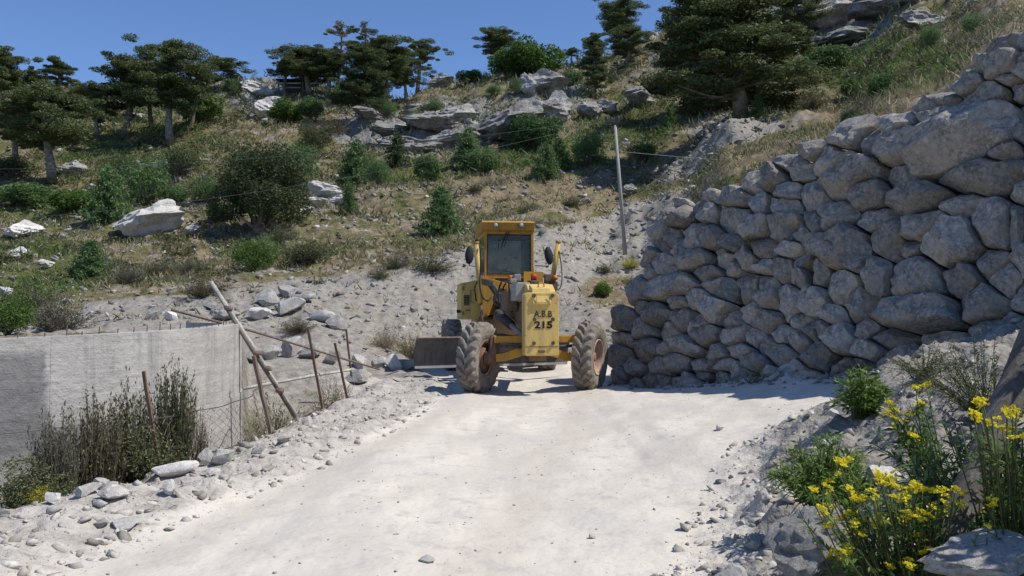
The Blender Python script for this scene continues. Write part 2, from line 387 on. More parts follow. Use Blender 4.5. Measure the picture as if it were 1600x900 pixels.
# ------------------------------------------------------------------ wall geometry (used by the terrain too)
WA = np.array([2.33, 18.0]); WD = np.array([3.46, -8.0]) / math.hypot(3.46, 8.0); WN = np.array([-WD[1], WD[0]])   # WN points into the bank
EN_DIR = np.array([.36, .933]); EN_N = np.array([EN_DIR[1], -EN_DIR[0]])
BAT = .30
def wall_hit(px, py):
    d = ray(px, py); o = np.array([0, 0, CAMZ])
    # WN.(P-WA) - BAT*z = 0
    den = WN @ d[:2] - BAT * d[2]; num = -(WN @ (o[:2] - WA) - BAT * o[2])
    P = o + d * (num / den); return np.array([(P[:2] - WA) @ WD, P[2]])
TOPPX = [(1046, 348), (1075, 335), (1120, 312), (1180, 276), (1260, 238), (1330, 205), (1400, 182), (1470, 150), (1520, 108), (1560, 76), (1600, 62)]
_tp = np.array([wall_hit(*p) for p in TOPPX]); _o = np.argsort(_tp[:, 0])
TOPS, TOPZ = np.r_[_tp[_o, 0], 25], np.r_[_tp[_o, 1], _tp[_o, 1][-1] + 2.0]
def wall_top(s): return np.interp(s, TOPS, TOPZ)

# ------------------------------------------------------------------ terrain
COLS = {   # px : [(Y, row in the photograph or ('z', height))...]
 -300: [(13, ('z', 1.0)), (20, ('z', 1.05)), (24, 520), (27, 490), (33, 440), (45, 375), (60, 310), (80, 250), (105, 190), (130, 140), (150, 126), (190, 140), (240, 200)],
 0: [(13, ('z', 1.0)), (20, ('z', 1.05)), (24, 515), (27, 490), (33, 445), (45, 375), (60, 310), (80, 250), (105, 190), (130, 142), (148, 126), (190, 140), (240, 200)],
 180: [(13, ('z', 1.0)), (20, ('z', 1.05)), (24, 505), (27, 478), (33, 438), (45, 375), (60, 310), (80, 245), (105, 190), (125, 152), (135, 148), (180, 165), (240, 220)],
 330: [(13, ('z', 1.0)), (18, ('z', 1.05)), (24, 505), (28, 464), (33, 430), (45, 370), (60, 305), (80, 235), (105, 175), (125, 132), (135, 126), (180, 150), (240, 220)],
 372: [(13, ('z', 1.0)), (18, ('z', 1.0)), (24, 505), (28, 462), (33, 428), (45, 370), (60, 300), (80, 232), (105, 170), (125, 130), (135, 124), (180, 150), (240, 220)],
 392: [(13, ('z', -.3)), (17, ('z', -.1)), (20, ('z', .45)), (24, 508), (28, 458), (33, 426), (45, 366), (60, 300), (80, 232), (105, 170), (125, 130), (135, 124), (180, 150), (240, 220)],
 480: [(13, ('z', -.3)), (17, ('z', -.15)), (20, ('z', .5)), (24, 508), (28, 452), (33, 420), (43, 362), (58, 300), (78, 240), (100, 180), (120, 142), (128, 140), (180, 170), (240, 230)],
 600: [(15, ('z', -.1)), (18, ('z', -.05)), (22, ('z', .25)), (25, 520), (30, 438), (36, 402), (46, 345), (60, 285), (78, 235), (95, 190), (108, 160), (115, 158), (170, 190), (240, 250)],
 700: [(15, 0), (22, 577), (24, 562), (27, 510), (32, 412), (38, 380), (46, 345), (60, 285), (78, 225), (95, 172), (112, 135), (120, 130), (170, 150), (240, 220)],
 850: [(15, 0), (22, 577), (24.5, 560), (27, 500), (33, 405), (40, 365), (50, 315), (62, 265), (78, 210), (98, 150), (118, 112), (126, 108), (170, 125), (240, 200)],
 960: [(15, 0), (22, 577), (24.5, 560), (27, 488), (33, 440), (42, 395), (50, 340), (60, 275), (72, 225), (88, 175), (108, 118), (122, 88), (160, 95), (240, 160)],
 1000: [(15, 0), (22, 577), (24.5, 555), (27, 490), (33, 440), (42, 385), (50, 325), (60, 270), (72, 222), (86, 172), (106, 110), (124, 66), (160, 70), (240, 150)],
 1060: [(15, ('z', 3.2)), (20, ('z', 3.3)), (26, ('z', 3.2)), (32, ('z', 3.5)), (40, 350), (48, 305), (58, 255), (70, 210), (85, 165), (105, 105), (128, 45), (160, 45), (240, 120)],
 1150: [(15, ('z', 3.2)), (20, ('z', 3.5)), (26, ('z', 3.7)), (34, 290), (44, 245), (55, 222), (66, 200), (74, 175), (90, 120), (110, 55), (135, -5), (165, -10), (240, 60)],
 1300: [(14, 230), (18, 224), (25, 222), (36, 215), (50, 205), (62, 180), (75, 130), (90, 80), (110, 10), (140, -70), (170, -80), (240, 0)],
 1450: [(12, 165), (15, 155), (20, 150), (30, 128), (45, 95), (60, 60), (80, 10), (110, -60), (140, -120), (170, -130), (240, -60)],
 1600: [(11, 70), (14, 58), (20, 50), (30, 35), (45, 10), (60, -25), (80, -70), (110, -130), (140, -180), (170, -190), (240, -110)],
 2000: [(11, 60), (14, 55), (20, 45), (30, 30), (45, 5), (60, -30), (80, -75), (110, -135), (140, -185), (170, -195), (240, -115)],
}
YG = np.exp(np.linspace(math.log(8), math.log(260), 320))
UK = np.array(sorted(COLS), float); ZT = []
for u in sorted(COLS):
    ys = [q[0] for q in COLS[u]]; zs = [(q[1][1] if isinstance(q[1], tuple) else (0.0 if q[1] == 0 else float(zz(q[1], q[0])))) for q in COLS[u]]
    c = np.interp(YG, ys, zs); k = np.exp(-np.linspace(-2, 2, 9) ** 2); k /= k.sum()
    ZT.append(np.convolve(np.pad(c, 4, mode='edge'), k, 'valid'))
ZT = np.array(ZT)
def zcol(u, Y):
    u = np.clip(u, UK[0], UK[-1] - 1e-3); i = np.clip(np.searchsorted(UK, u, 'right') - 1, 0, len(UK) - 2)
    t = (u - UK[i]) / (UK[i + 1] - UK[i]); t = t * t * (3 - 2 * t)
    g = np.clip((np.log(np.clip(Y, 8, 260)) - math.log(8)) / (math.log(260) - math.log(8)) * 319, 0, 318.999); j = g.astype(int); f = g - j
    a = ZT[i, j] * (1 - f) + ZT[i, j + 1] * f; b = ZT[i + 1, j] * (1 - f) + ZT[i + 1, j + 1] * f
    return a * (1 - t) + b * t
TC, TR = np.array([-8.52, 10.51]), 5.0          # curved concrete wall: centre, radius
LEY = [0, 4, 5.14, 6.45, 7.97, 11.6, 16.3, 19, 22, 24]; LEX = [-2.9, -2.8, -2.67, -2.48, -2.07, -1.55, -1.25, -1.6, -2.4, -2.6]       # road left edge
LOX = [-4.3, -4.1, -4.0, -3.75, -3.2, -2.85, -2.75, -2.9, -3.6, -4.0]                                                              # verge outer edge
REY = [0, 3.5, 4.9, 5.5, 7, 8.65, 10, 12, 14]; REX = [.1, .7, 1.05, 1.3, 1.75, 2.4, 3.4, 6.0, 9]                                    # road right edge
def lower_z(X, Y):
    le = np.interp(Y, LEY, LEX); lo = np.interp(Y, LEY, LOX); re = np.interp(Y, REY, REX)
    z = -.02 + 0 * X
    z = z + .16 * np.maximum(X - 1.3, 0) * sstep(Y, 3, 8) * (1 - sstep(Y, 13.5, 18.0)) * np.clip(1.25 - .02 * X, 0.3, 1)
    z = z - .03 * np.cos((X - .1) * 2.1) * sstep(X, le, le + .6) * (1 - sstep(X, re - .8, re))           # wheel ruts
    z = z + .10 * sstep(X, lo - .2, lo + .35) * (1 - sstep(X, le - .35, le + .25))                       # stony berm
    z = z - .75 * sstep(-X, -lo, -lo + 1.1) * (1 - sstep(Y, 13, 17) * .6)                                   # falls away to the tank
    b = np.maximum(X - re, 0); z = z + .80 * (1 - np.exp(-b * b / (b + .7) / 1.15)) * (1 - sstep(Y, 10, 13))
    return z
def terrain(X, Y, rough=True):
    X = np.asarray(X, float); Y = np.asarray(Y, float)
    u = 800 + FPX * X / np.maximum(Y, .5)
    lo = lower_z(X, Y); far = zcol(u, Y)
    b0 = np.interp(u, [540, 660], [13.5, 22.0]); w = sstep(Y, b0, b0 + 3.0)
    tank = np.hypot(X - TC[0], Y - TC[1])
    # upper plateau behind the stone wall
    m = (X - WA[0]) * WN[0] + (Y - WA[1]) * WN[1]; s = (X - WA[0]) * WD[0] + (Y - WA[1]) * WD[1]
    e = (X - WA[0]) * EN_N[0] + (Y - WA[1]) * EN_N[1]; me = np.minimum(m, e)
    wall = (Y > 2) & (me > 0)
    zt = wall_top(s) - .12; up = zt + .10 * np.maximum(m - 1.2, 0)
    upf = np.where(s > 0, up, far); k = sstep(m, 2.0, 9.0); up = upf * (1 - k) + far * k
    w2 = sstep(Y, 20, 26); lw = np.where(wall, lo * (1 - w2) + far * w2, lo * (1 - w) + far * w)
    z = np.where(wall, np.maximum(lw, np.minimum((me - .55) / BAT, up)), lw)
    z = np.where((tank < TR - .16) & (X < -2.5), np.where(Y > 13, np.maximum(z, 1.0), 1.02), z)
    if rough:
        rd = road_mask(X, Y); d = np.maximum(Y, 3)
        amp = np.clip(.015 * d, .04, 1.0) * (1 - .85 * rd)
        step = np.clip(me, 0, 1)
        near = np.where(wall, np.clip((m - .8) / 3, 0.05, 1), 1.0)
        big = fbm(X * .11, Y * .11, oct=3, seed=3) * .75 * sstep(Y, 30, 55)
        z = z + near * (big + amp * (.30 * fbm(X * .5, Y * .5, oct=4, seed=5) + .22 * fbm(X * 1.9, Y * 1.9, oct=3, seed=9)))
        z = z + .012 * fbm(X * 3.1, Y * 3.1, oct=4, seed=21) * (1 - sstep(Y, 12, 30)) + .10 * np.abs(fbm(X * 1.3, Y * 1.3, oct=3, seed=33)) * sstep(Y, 20, 26) * (1 - sstep(Y, 40, 60)) * (1 - rd)
        vg = np.where(Y < 19, (1 - rd), 0.0) * (1 - wall) ; vg = vg * (1 + .9 * (X > .5)); z = z + vg * (.035 * fbm(X * 5, Y * 5, oct=3, seed=52) + .045 * np.maximum(fbm(X * 2.2, Y * 2.2, oct=3, seed=53), 0))
        # ledges of rock on the upper slope
        rk = rock_mask_uv(u, Y); z = z + rk * .9 * (np.floor(3 * fbm(X * .13, Y * .35, oct=3, seed=41)) / 3 + .25 * fbm(X * .8, Y * .8, oct=3, seed=44))
    return z
def road_mask(X, Y):
    le = np.interp(Y, LEY, LEX); re = np.interp(Y, REY, REX); re = np.where(Y > 13, 20, re)
    m = (X - WA[0]) * WN[0] + (Y - WA[1]) * WN[1]
    e = np.interp(Y, [18, 20, 24], [3.0, 3.4, 3.4])
    return sstep(X, le - .25, le + .25) * (1 - sstep(X, re - .25, re + .3)) * (1 - sstep(Y, 23, 24.6)) * np.where(Y < 18.5, 1 - sstep(m, -.35, .1), 1 - sstep(X, e - .4, e))
def blob(u, v, L):
    r = 0
    for (cx, cy, rx, ry, a) in L: r = np.maximum(r, a * (1 - sstep(np.hypot((u - cx) / rx, (v - cy) / ry), .25, 1.25)))
    return r
def rock_mask_uv(u, Y):
    L = [(650, 90, 150, 22, 1), (410, 118, 60, 25, .8), (1300, 118, 130, 28, 1), (860, 97, 90, 20, .8), (510, 52, 45, 7, .6), (250, 70, 60, 10, .5), (1050, 112, 70, 20, .6)]
    return blob(u, np.maximum(Y, 1), L)
def ground_hit(px, py, y0=3.0, y1=230.0):
    Y = np.exp(np.linspace(math.log(y0), math.log(y1), 1500)); d = ray(px, py)
    X = Y * d[0] / d[1]; Z = CAMZ + Y * d[2] / d[1]
    T = terrain(X, Y); hit = np.nonzero(Z <= T)[0]
    i = hit[0] if len(hit) else int(np.argmax(np.where(Y > 20, (T - CAMZ) / Y, -9)))       # off the skyline: stand on the ridge
    return np.array([X[i], Y[i], float(terrain(X[i:i + 1], Y[i:i + 1])[0])])
def gz(x, y): return float(terrain(np.array([x]), np.array([y]))[0])

# the sheet: columns fan out from the camera side so that near ground is fine and far ground coarse
us = np.r_[np.linspace(-1300, -60, 60, endpoint=False), np.linspace(-60, 1660, 520, endpoint=False), np.linspace(1660, 2900, 60)]
Yr = np.r_[np.linspace(.8, 3.6, 20, endpoint=False), np.exp(np.linspace(math.log(3.6), math.log(250), 455))]
U, YY = np.meshgrid(us, Yr); XX = (U - 800) / FPX * YY
ZZ = terrain(XX, YY)
PU, PV = project(XX, YY, ZZ)
nr, nc = U.shape
mask_road = road_mask(XX, YY)
le = np.interp(YY, LEY, LEX); lo_ = np.interp(YY, LEY, LOX); re_ = np.interp(YY, REY, REX)
mw = (XX - WA[0]) * WN[0] + (YY - WA[1]) * WN[1]; swl = (XX - WA[0]) * WD[0] + (YY - WA[1]) * WD[1]
mask_verge = np.where(YY < 19, 1.0, 0.0) * (1 - sstep(mw, 1.5, 4.0)) * (1 - .75 * sstep(lo_ - XX, 0, 1.2))
top_line = np.interp(PU, [-100, 100, 140, 330, 470, 600, 720, 850, 960, 1000, 1060], [520, 500, 472, 458, 436, 428, 392, 362, 332, 312, 300])
mask_scree = sstep(PV, top_line - 12, top_line + 10) * (YY > 18) * (1 - sstep(YY, 50, 60)) * (1 - blob(PU, PV, [(960, 455, 75, 36, .95), (620, 535, 110, 40, .45), (470, 500, 60, 18, .4)])) * (PU < 1080)
mask_scree = np.maximum(mask_scree, blob(PU, PV, [(1140, 195, 115, 27, 1)]) * (YY > 50) * (YY < 80))
mask_scree = np.maximum(mask_scree, .75 * (1 - sstep(mw, 1.5, 3.0)) * (mw > .3) * (swl > 0) * (YY > 9))
mask_scree = np.maximum(mask_scree, .6 * (XX < lo_ + .2) * (YY > 8) * (YY < 21) * (PU > 360))
rb_ = sstep(XX - re_, -.05, .5) * (YY < 12.5) * (mw < .4); mask_verge = mask_verge * (1 - .85 * rb_); mask_scree = np.maximum(mask_scree, rb_)
mask_dry = blob(PU, PV, [(1150, 240, 170, 36, 1), (770, 300, 150, 40, .9), (560, 322, 100, 35, .75), (900, 300, 140, 40, .85), (960, 455, 80, 40, 1), (1360, 180, 120, 40, .8), (620, 200, 90, 20, .6), (760, 110, 40, 18, .8), (470, 350, 80, 20, .5)]) * (YY > 12)
mask_green = blob(PU, PV, [(40, 430, 170, 75, .85), (640, 268, 110, 28, .8), (860, 240, 140, 40, .75), (980, 195, 110, 40, .95), (200, 225, 210, 70, .7), (1360, 110, 230, 55, .7), (100, 320, 170, 40, .9), (430, 395, 110, 25, .7), (350, 270, 120, 60, .6), (560, 262, 90, 30, .6), (200, 180, 120, 20, .7)]) * (YY > 20)
mask_rock = np.clip(rock_mask_uv(U, YY) * .9 + blob(PU, PV, [(650, 205, 130, 36, .9), (400, 150, 60, 30, .8), (1310, 45, 120, 55, .9), (850, 150, 60, 30, .5), (500, 300, 40, 25, .7), (750, 190, 60, 30, .7)]) * (YY > 40), 0, 1)
V = np.stack([XX, YY, ZZ], -1).reshape(-1, 3)
idx = np.arange(nr * nc).reshape(nr, nc)
F = np.stack([idx[:-1, :-1], idx[:-1, 1:], idx[1:, 1:], idx[1:, :-1]], -1).reshape(-1, 4)
def fmean(a): return (a[:-1, :-1] + a[:-1, 1:] + a[1:, 1:] + a[1:, :-1]).reshape(-1) / 4
fr = fmean(mask_road) > .5
fv = (~fr) & (fmean(YY) < 19) & (fmean(mw) < .4)
right_bank = fv & (fmean(XX) > .3); left_verge = fv & ~right_bank
rest = ~(fr | fv)
tx_ = .43 - (16.6 - YY) * .10 - .004 * (16.6 - YY) ** 2; mask_track = (np.exp(-((XX - tx_ - 1.0) / .24) ** 2) + np.exp(-((XX - tx_ + 1.0) / .24) ** 2)) * (YY < 22) * (1 - sstep(YY, 16, 20))
tx2 = 3.2 - (13.0 - YY) * .55; mask_track = np.clip(mask_track + .8 * (np.exp(-((XX - tx2 - .7) / .2) ** 2) + np.exp(-((XX - tx2 + .9) / .2) ** 2)) * sstep(YY, 6, 8) * (YY < 13), 0, 1)
ATT = dict(track=mask_track.ravel(), road=mask_road.ravel(), verge=mask_verge.ravel(), scree=mask_scree.ravel(), dry=mask_dry.ravel(), green=mask_green.ravel(), rock=mask_rock.ravel())
def submesh(name, sel):
    f = F[sel]; used, inv = np.unique(f, return_inverse=True)
    me = fast_mesh(name, V[used], inv.reshape(-1, 4), attrs={k: a[used] for k, a in ATT.items()}, smooth=True)
    return tag(link(name, me, None, GROUND), kind='structure')
submesh('dirt_road', fr); submesh('gravel_verge', left_verge); submesh('gravel_bank', right_bank); submesh('hillside', rest)
# the land all around, out to the horizon
g = MB(); R0 = 4000
g.add([(-R0, -R0, -3), (R0, -R0, -3), (R0, R0, -3), (-R0, R0, -3)], [(0, 1, 2, 3)])
gm = g.mesh('ground'); a_ = gm.attributes.new('dry', 'FLOAT', 'POINT'); a_.data.foreach_set('value', [.5] * 4)
tag(link('ground', gm, None, GROUND), kind='structure')
g = MB(); xs = np.linspace(-60, 60, 41); ys = np.linspace(-60, .8, 21); n_ = len(xs)
zr = lambda x, y: gz(float(np.clip(x, -1.2, 1.2)), .8) * (1 if abs(x) < 1.3 else 0) - .03 * (abs(x) > 1.3) - (.8 - y) * .02
g.add([(x, y, zr(x, y)) for y in ys for x in xs], [(j * n_ + i, j * n_ + i + 1, (j + 1) * n_ + i + 1, (j + 1) * n_ + i) for j in range(20) for i in range(n_ - 1)])
gm = g.mesh('dirt_yard', smooth=True); a_ = gm.attributes.new('road', 'FLOAT', 'POINT'); a_.data.foreach_set('value', [1.0] * len(gm.vertices))
tag(link('dirt_yard', gm, None, GROUND), kind='structure')
# ------------------------------------------------------------------ rocks
rng = np.random.default_rng(7)
def ico(sub):
    bm = bmesh.new(); bmesh.ops.create_icosphere(bm, subdivisions=sub, radius=1.0)
    v = np.array([p.co[:] for p in bm.verts]); f = np.array([[q.index for q in p.verts] for p in bm.faces]); bm.free(); return v, f
ICO = {k: ico(k) for k in (1, 2, 3, 4)}
def rock_verts(seed, sub=3, cuts=9, rough=.10, squash=(1, .8, .6), strata=0.0, dr=(.42, .80)):
    r = np.random.default_rng(seed); v, f = ICO[sub]; v = v.copy()
    for k in range(cuts):
        n = r.normal(size=3); n /= np.linalg.norm(n); d = r.uniform(*dr)
        t = v @ n; over = np.maximum(t - d, 0); v = v - np.outer(over, n)
    if rough:
        nrm = v / np.linalg.norm(v, axis=1, keepdims=True)
        v = v + nrm * (rough * fbm(v[:, 0] * 2.2 + seed, v[:, 1] * 2.2, v[:, 2] * 2.2, oct=4, seed=seed))[:, None]
    if strata:
        q = v[:, 2] * 4 + .8 * v[:, 0] + .5 * vnoise(v[:, 0] * 2, v[:, 1] * 2, v[:, 2] * 2, seed)
        v[:, :2] *= (1 + strata * (np.abs((q % 1) - .5) * 2 - .5))[:, None]
    return v * np.array(squash), f
ROCKS = [fast_mesh('rock', *rock_verts(100 + i, 3, 13, .07, ((1, .8, .62), (1, .7, .45), (1, .9, .8), (1, .75, .55))[i % 4]), smooth=False) for i in range(8)]
BOULD = [fast_mesh('boulder', *rock_verts(200 + i, 4, 14, .17, (1, .85, .7), .16), smooth=False) for i in range(6)]
for m in ROCKS + BOULD: m.polygons.foreach_set('use_smooth', np.ones(len(m.polygons), bool)); m.set_sharp_from_angle(angle=math.radians(24))
for m in ROCKS: m.materials.append(M['pale_rock'])
for m in BOULD: m.materials.append(M['hill_rock'])
def variant(me, mat, cache={}):
    k = (me.name, mat)
    if k not in cache:
        c = me.copy(); c.materials.clear(); c.materials.append(M[mat]); cache[k] = c
    return cache[k]
def rock(name, me, mat, pos, size, label, cat='rock', group=None, rot=None, sink=.25):
    o = link(name, variant(me, mat)); r = random.Random(int(pos[0] * 977 + pos[1] * 331))
    o.location = (pos[0], pos[1], pos[2] + size[2] * (.5 - sink)); o.scale = (size[0] / 1.7, size[1] / 1.4, size[2] / 1.15)
    o.rotation_euler = rot or (r.uniform(-.2, .2), r.uniform(-.2, .2), r.uniform(-.7, .7)); return tag(o, label, cat, group)
def chip(seed):      # an angular splinter of stone: hull of a few points
    r = np.random.default_rng(seed); p = r.normal(size=(11, 3)); p /= np.linalg.norm(p, axis=1, keepdims=True); p *= r.uniform(.75, 1.1, (11, 1)) * np.array([1, r.uniform(.55, .9), r.uniform(.35, .7)])
    bm = bmesh.new(); [bm.verts.new(q) for q in p]; res = bmesh.ops.convex_hull(bm, input=bm.verts); bmesh.ops.delete(bm, geom=[g for g in res['geom_interior'] if isinstance(g, bmesh.types.BMVert)], context='VERTS')
    bmesh.ops.triangulate(bm, faces=bm.faces); bm.verts.index_update(); v = np.array([q.co[:] for q in bm.verts]); f = np.array([[w.index for w in q.verts] for q in bm.faces]); bm.free(); return v, f
CHIPS = [chip(4000 + i) for i in range(24)]
def scatter(name, P, S, mat, sub, seed, label=None, parent=None, nvar=24):
    r = np.random.default_rng(seed); N = len(P); w = r.uniform(0, 2 * math.pi, N); t = r.uniform(-.5, .5, N); tt = r.uniform(0, 1, N); VV, FF, TT, n0 = [], [], [], 0
    mat = 'slope_chips' if mat == 'grey_rock' else 'stone_chips'
    for i in range(nvar):
        k = np.arange(i, N, nvar); v, f = CHIPS[i]; c, s = np.cos(w[k])[:, None], np.sin(w[k])[:, None]
        sc = S[k][:, None]; x, y, z = v[:, 0] * sc, v[:, 1] * sc * r.uniform(.7, 1.1, (len(k), 1)), v[:, 2] * sc
        z2 = z + x * np.tan(t[k])[:, None]; X = x * c - y * s; Y = x * s + y * c
        VV.append((np.stack([X, Y, z2], -1) + P[k][:, None, :]).reshape(-1, 3)); TT.append(np.repeat(tt[k], len(v)))
        FF.append((f[None] + (np.arange(len(k)) * len(v))[:, None, None]).reshape(-1, 3) + n0); n0 += len(k) * len(v)
    me = fast_mesh(name, np.concatenate(VV), np.concatenate(FF), np.concatenate(TT), smooth=False)
    return tag(link(name, me, parent, M[mat]), label, None, None, 'stuff')

# ------------------------------------------------------------------ dry stone wall
C4 = [(1080, 95, 100, 42, 20), (1090, 205, 112, 58, 15), (1135, 272, 52, 30, 10), (925, 292, 85, 48, 25), (990, 362, 142, 52, 15), (905, 565, 300, 130, 24),
      (1020, 742, 215, 85, 8), (770, 382, 112, 52, 15), (790, 465, 105, 62, 5), (570, 495, 100, 55, 20), (610, 595, 140, 75, 20), (450, 572, 78, 65, 30),
      (350, 742, 150, 88, 25), (265, 650, 120, 58, 25), (90, 695, 105, 58, 12), (170, 832, 76, 68, 0), (45, 830, 80, 65, 0), (440, 825, 95, 80, 10), (590, 740, 80, 70, 0),
      (700, 850, 150, 58, 8), (1165, 325, 42, 50, 0), (1290, 560, 120, 110, 10), (1280, 400, 110, 90, 0), (1300, 210, 120, 80, 10), (1300, 90, 110, 60, 10), (1400, 760, 160, 110, 0)]
C6 = [(155, 180, 112, 62, 20), (350, 185, 78, 55, 15), (400, 268, 78, 100, 0), (590, 212, 132, 66, 25), (680, 280, 125, 118, 25), (870, 200, 100, 105, 50), (215, 312, 130, 98, 0),
      (525, 448, 135, 105, 0), (370, 430, 56, 90, 0), (860, 378, 72, 66, 20), (730, 450, 78, 76, 0), (205, 490, 68, 90, 0), (275, 562, 78, 70, 0), (505, 590, 200, 80, 5), (70, 548, 75, 66, 20),
      (212, 715, 72, 66, 0), (108, 668, 66, 55, 0), (815, 555, 105, 72, 10), (930, 450, 70, 72, 0), (968, 215, 34, 95, 0), (112, 412, 40, 66, 0), (30, 410, 44, 85, 0), (25, 240, 50, 42, 0),
      (405, 705, 95, 60, 0), (640, 730, 110, 55, 0), (20, 620, 45, 45, 0), (860, 670, 90, 60, 0), (1040, 540, 90, 80, 0), (1060, 380, 90, 80, 0), (1080, 220, 80, 90, 0)]
C5 = [(340, 125, 70, 48, 15), (430, 75, 36, 30, 10), (482, 110, 46, 40, 0), (490, 25, 40, 26, 0), (610, 40, 76, 46, 10), (598, 132, 90, 70, 0), (400, 222, 66, 60, 0), (492, 210, 50, 52, 0),
      (318, 215, 50, 50, 0), (262, 245, 36, 46, 60), (710, 66, 40, 70, 0), (820, 56, 80, 66, 0), (840, 165, 70, 62, 0), (970, 150, 62, 60, 0), (582, 240, 52, 40, 0), (278, 330, 66, 52, 0), (402, 315, 80, 45, 10),
      (540, 305, 50, 50, 0), (652, 305, 50, 60, 0), (720, 268, 80, 40, 0), (582, 342, 50, 42, 0), (850, 275, 62, 36, 0), (735, 345, 52, 30, 0), (820, 356, 50, 60, 0), (900, 362, 50, 90, 0), (310, 445, 122, 55, 10), (465, 380, 60, 42, 0),
      (505, 427, 50, 40, 0), (552, 455, 55, 52, 0), (642, 440, 55, 76, 0), (722, 430, 60, 46, 0), (752, 492, 55, 50, 0), (230, 555, 62, 52, 0), (332, 502, 60, 36, 0), (420, 490, 56, 50, 0), (510, 540, 70, 60, 0),
      (360, 580, 46, 55, 0), (652, 545, 56, 50, 30), (576, 582, 50, 46, 0), (740, 590, 66, 55, 0), (850, 512, 60, 80, 0), (952, 512, 80, 70, 30), (960, 632, 60, 60, 0), (162, 622, 50, 52, 0), (92, 595, 55, 58, 0),
      (80, 665, 46, 50, 0), (180, 720, 60, 58, 0), (66, 742, 46, 56, 0), (282, 642, 52, 50, 0), (460, 662, 70, 50, 0), (370, 702, 80, 50, 0), (600, 652, 60, 50, 30), (622, 722, 52, 36, 0), (730, 692, 52, 42, 0), (800, 742, 60, 50, 0),
      (540, 790, 52, 36, 0), (330, 772, 60, 42, 0), (430, 790, 50, 36, 0), (250, 795, 50, 42, 0), (130, 800, 50, 42, 0), (440, 836, 36, 20, 0), (700, 790, 52, 42, 0), (880, 682, 52, 50, 0), (800, 652, 56, 46, 0), (330, 50, 30, 20, 0)]
seeds = [(1220 + a / 3.103, 40 + b / 3.103, c / 3.103, d / 3.103, e) for a, b, c, d, e in C4]
seeds += [(1250 + a / 2.811, 280 + b / 2.811, c / 2.811, d / 2.811, e) for a, b, c, d, e in C6]
seeds += [(950 + a / 2.903, 300 + b / 2.903, c / 2.903, d / 2.903, e) for a, b, c, d, e in C5]
QS = math.sqrt(1 + BAT * BAT)
def sq(px, py): h = wall_hit(px, py); return np.array([h[0], h[1] * QS])
ST_ = []
for (px, py, rx, ry, rot) in seeds:
    c = sq(px, py); a = math.radians(rot)
    a1 = sq(px + rx * math.cos(a) * .5, py - rx * math.sin(a) * .5) - sq(px - rx * math.cos(a) * .5, py + rx * math.sin(a) * .5)
    a2 = sq(px + ry * math.sin(a) * .5, py + ry * math.cos(a) * .5) - sq(px - ry * math.sin(a) * .5, py - ry * math.cos(a) * .5)
    Mx = np.stack([a1, a2], 1)
    if abs(np.linalg.det(Mx)) > 1e-4 and c[0] > -.6: ST_.append((c, Mx, np.linalg.inv(Mx)))
def base_z(s): return np.interp(s, [-4, 0, 3, 6, 8, 12], [-.1, -.1, .15, .5, .8, 1.1])
r_ = np.random.default_rng(3)
CC = np.array([q[0] for q in ST_]); MI = np.array([q[2] for q in ST_]); RM = np.array([.8 * min(np.linalg.norm(q[1][:, 0]), np.linalg.norm(q[1][:, 1])) for q in ST_])
for k in range(6000):     # fill what is left of the face
    s = r_.uniform(-.2, 11.5); z = r_.uniform(base_z(s), wall_top(s) - .1); p = np.array([s, z * QS]); R = r_.uniform(.17, .36)
    dp = p - CC; d = np.linalg.norm(np.einsum('nij,nj->ni', MI, dp), axis=1).min(); dm = (np.linalg.norm(dp, axis=1) - RM).min()
    if d > 1.18 and dm > R * .6:
        Mx = np.array([[R * 1.25, 0], [0, R * .85]]); ST_.append((p, Mx, np.linalg.inv(Mx)))
        CC = np.vstack([CC, p]); MI = np.concatenate([MI, ST_[-1][2][None]]); RM = np.append(RM, .8 * R * .85)
wall = thing('stone_wall', 'tall grey dry stone retaining wall of big boulders beside the dirt road', 'stone wall', (WA[0], WA[1], 0)); wall['kind'] = 'thing'
def face_to_local(s, q, out, end=False):
    z = q / QS; d, n = (EN_DIR, EN_N) if end else (WD, WN)
    nrm = np.array([-n[0], -n[1], BAT]) / QS
    P = np.array([d[0] * s + n[0] * BAT * z, d[1] * s + n[1] * BAT * z, z + 0 * s]).T if np.ndim(s) else np.array([d[0] * s + n[0] * BAT * z, d[1] * s + n[1] * BAT * z, z])
    return P + np.asarray(out)[..., None] * nrm
NA = 38
TH = np.linspace(0, 2 * math.pi, NA, endpoint=False)
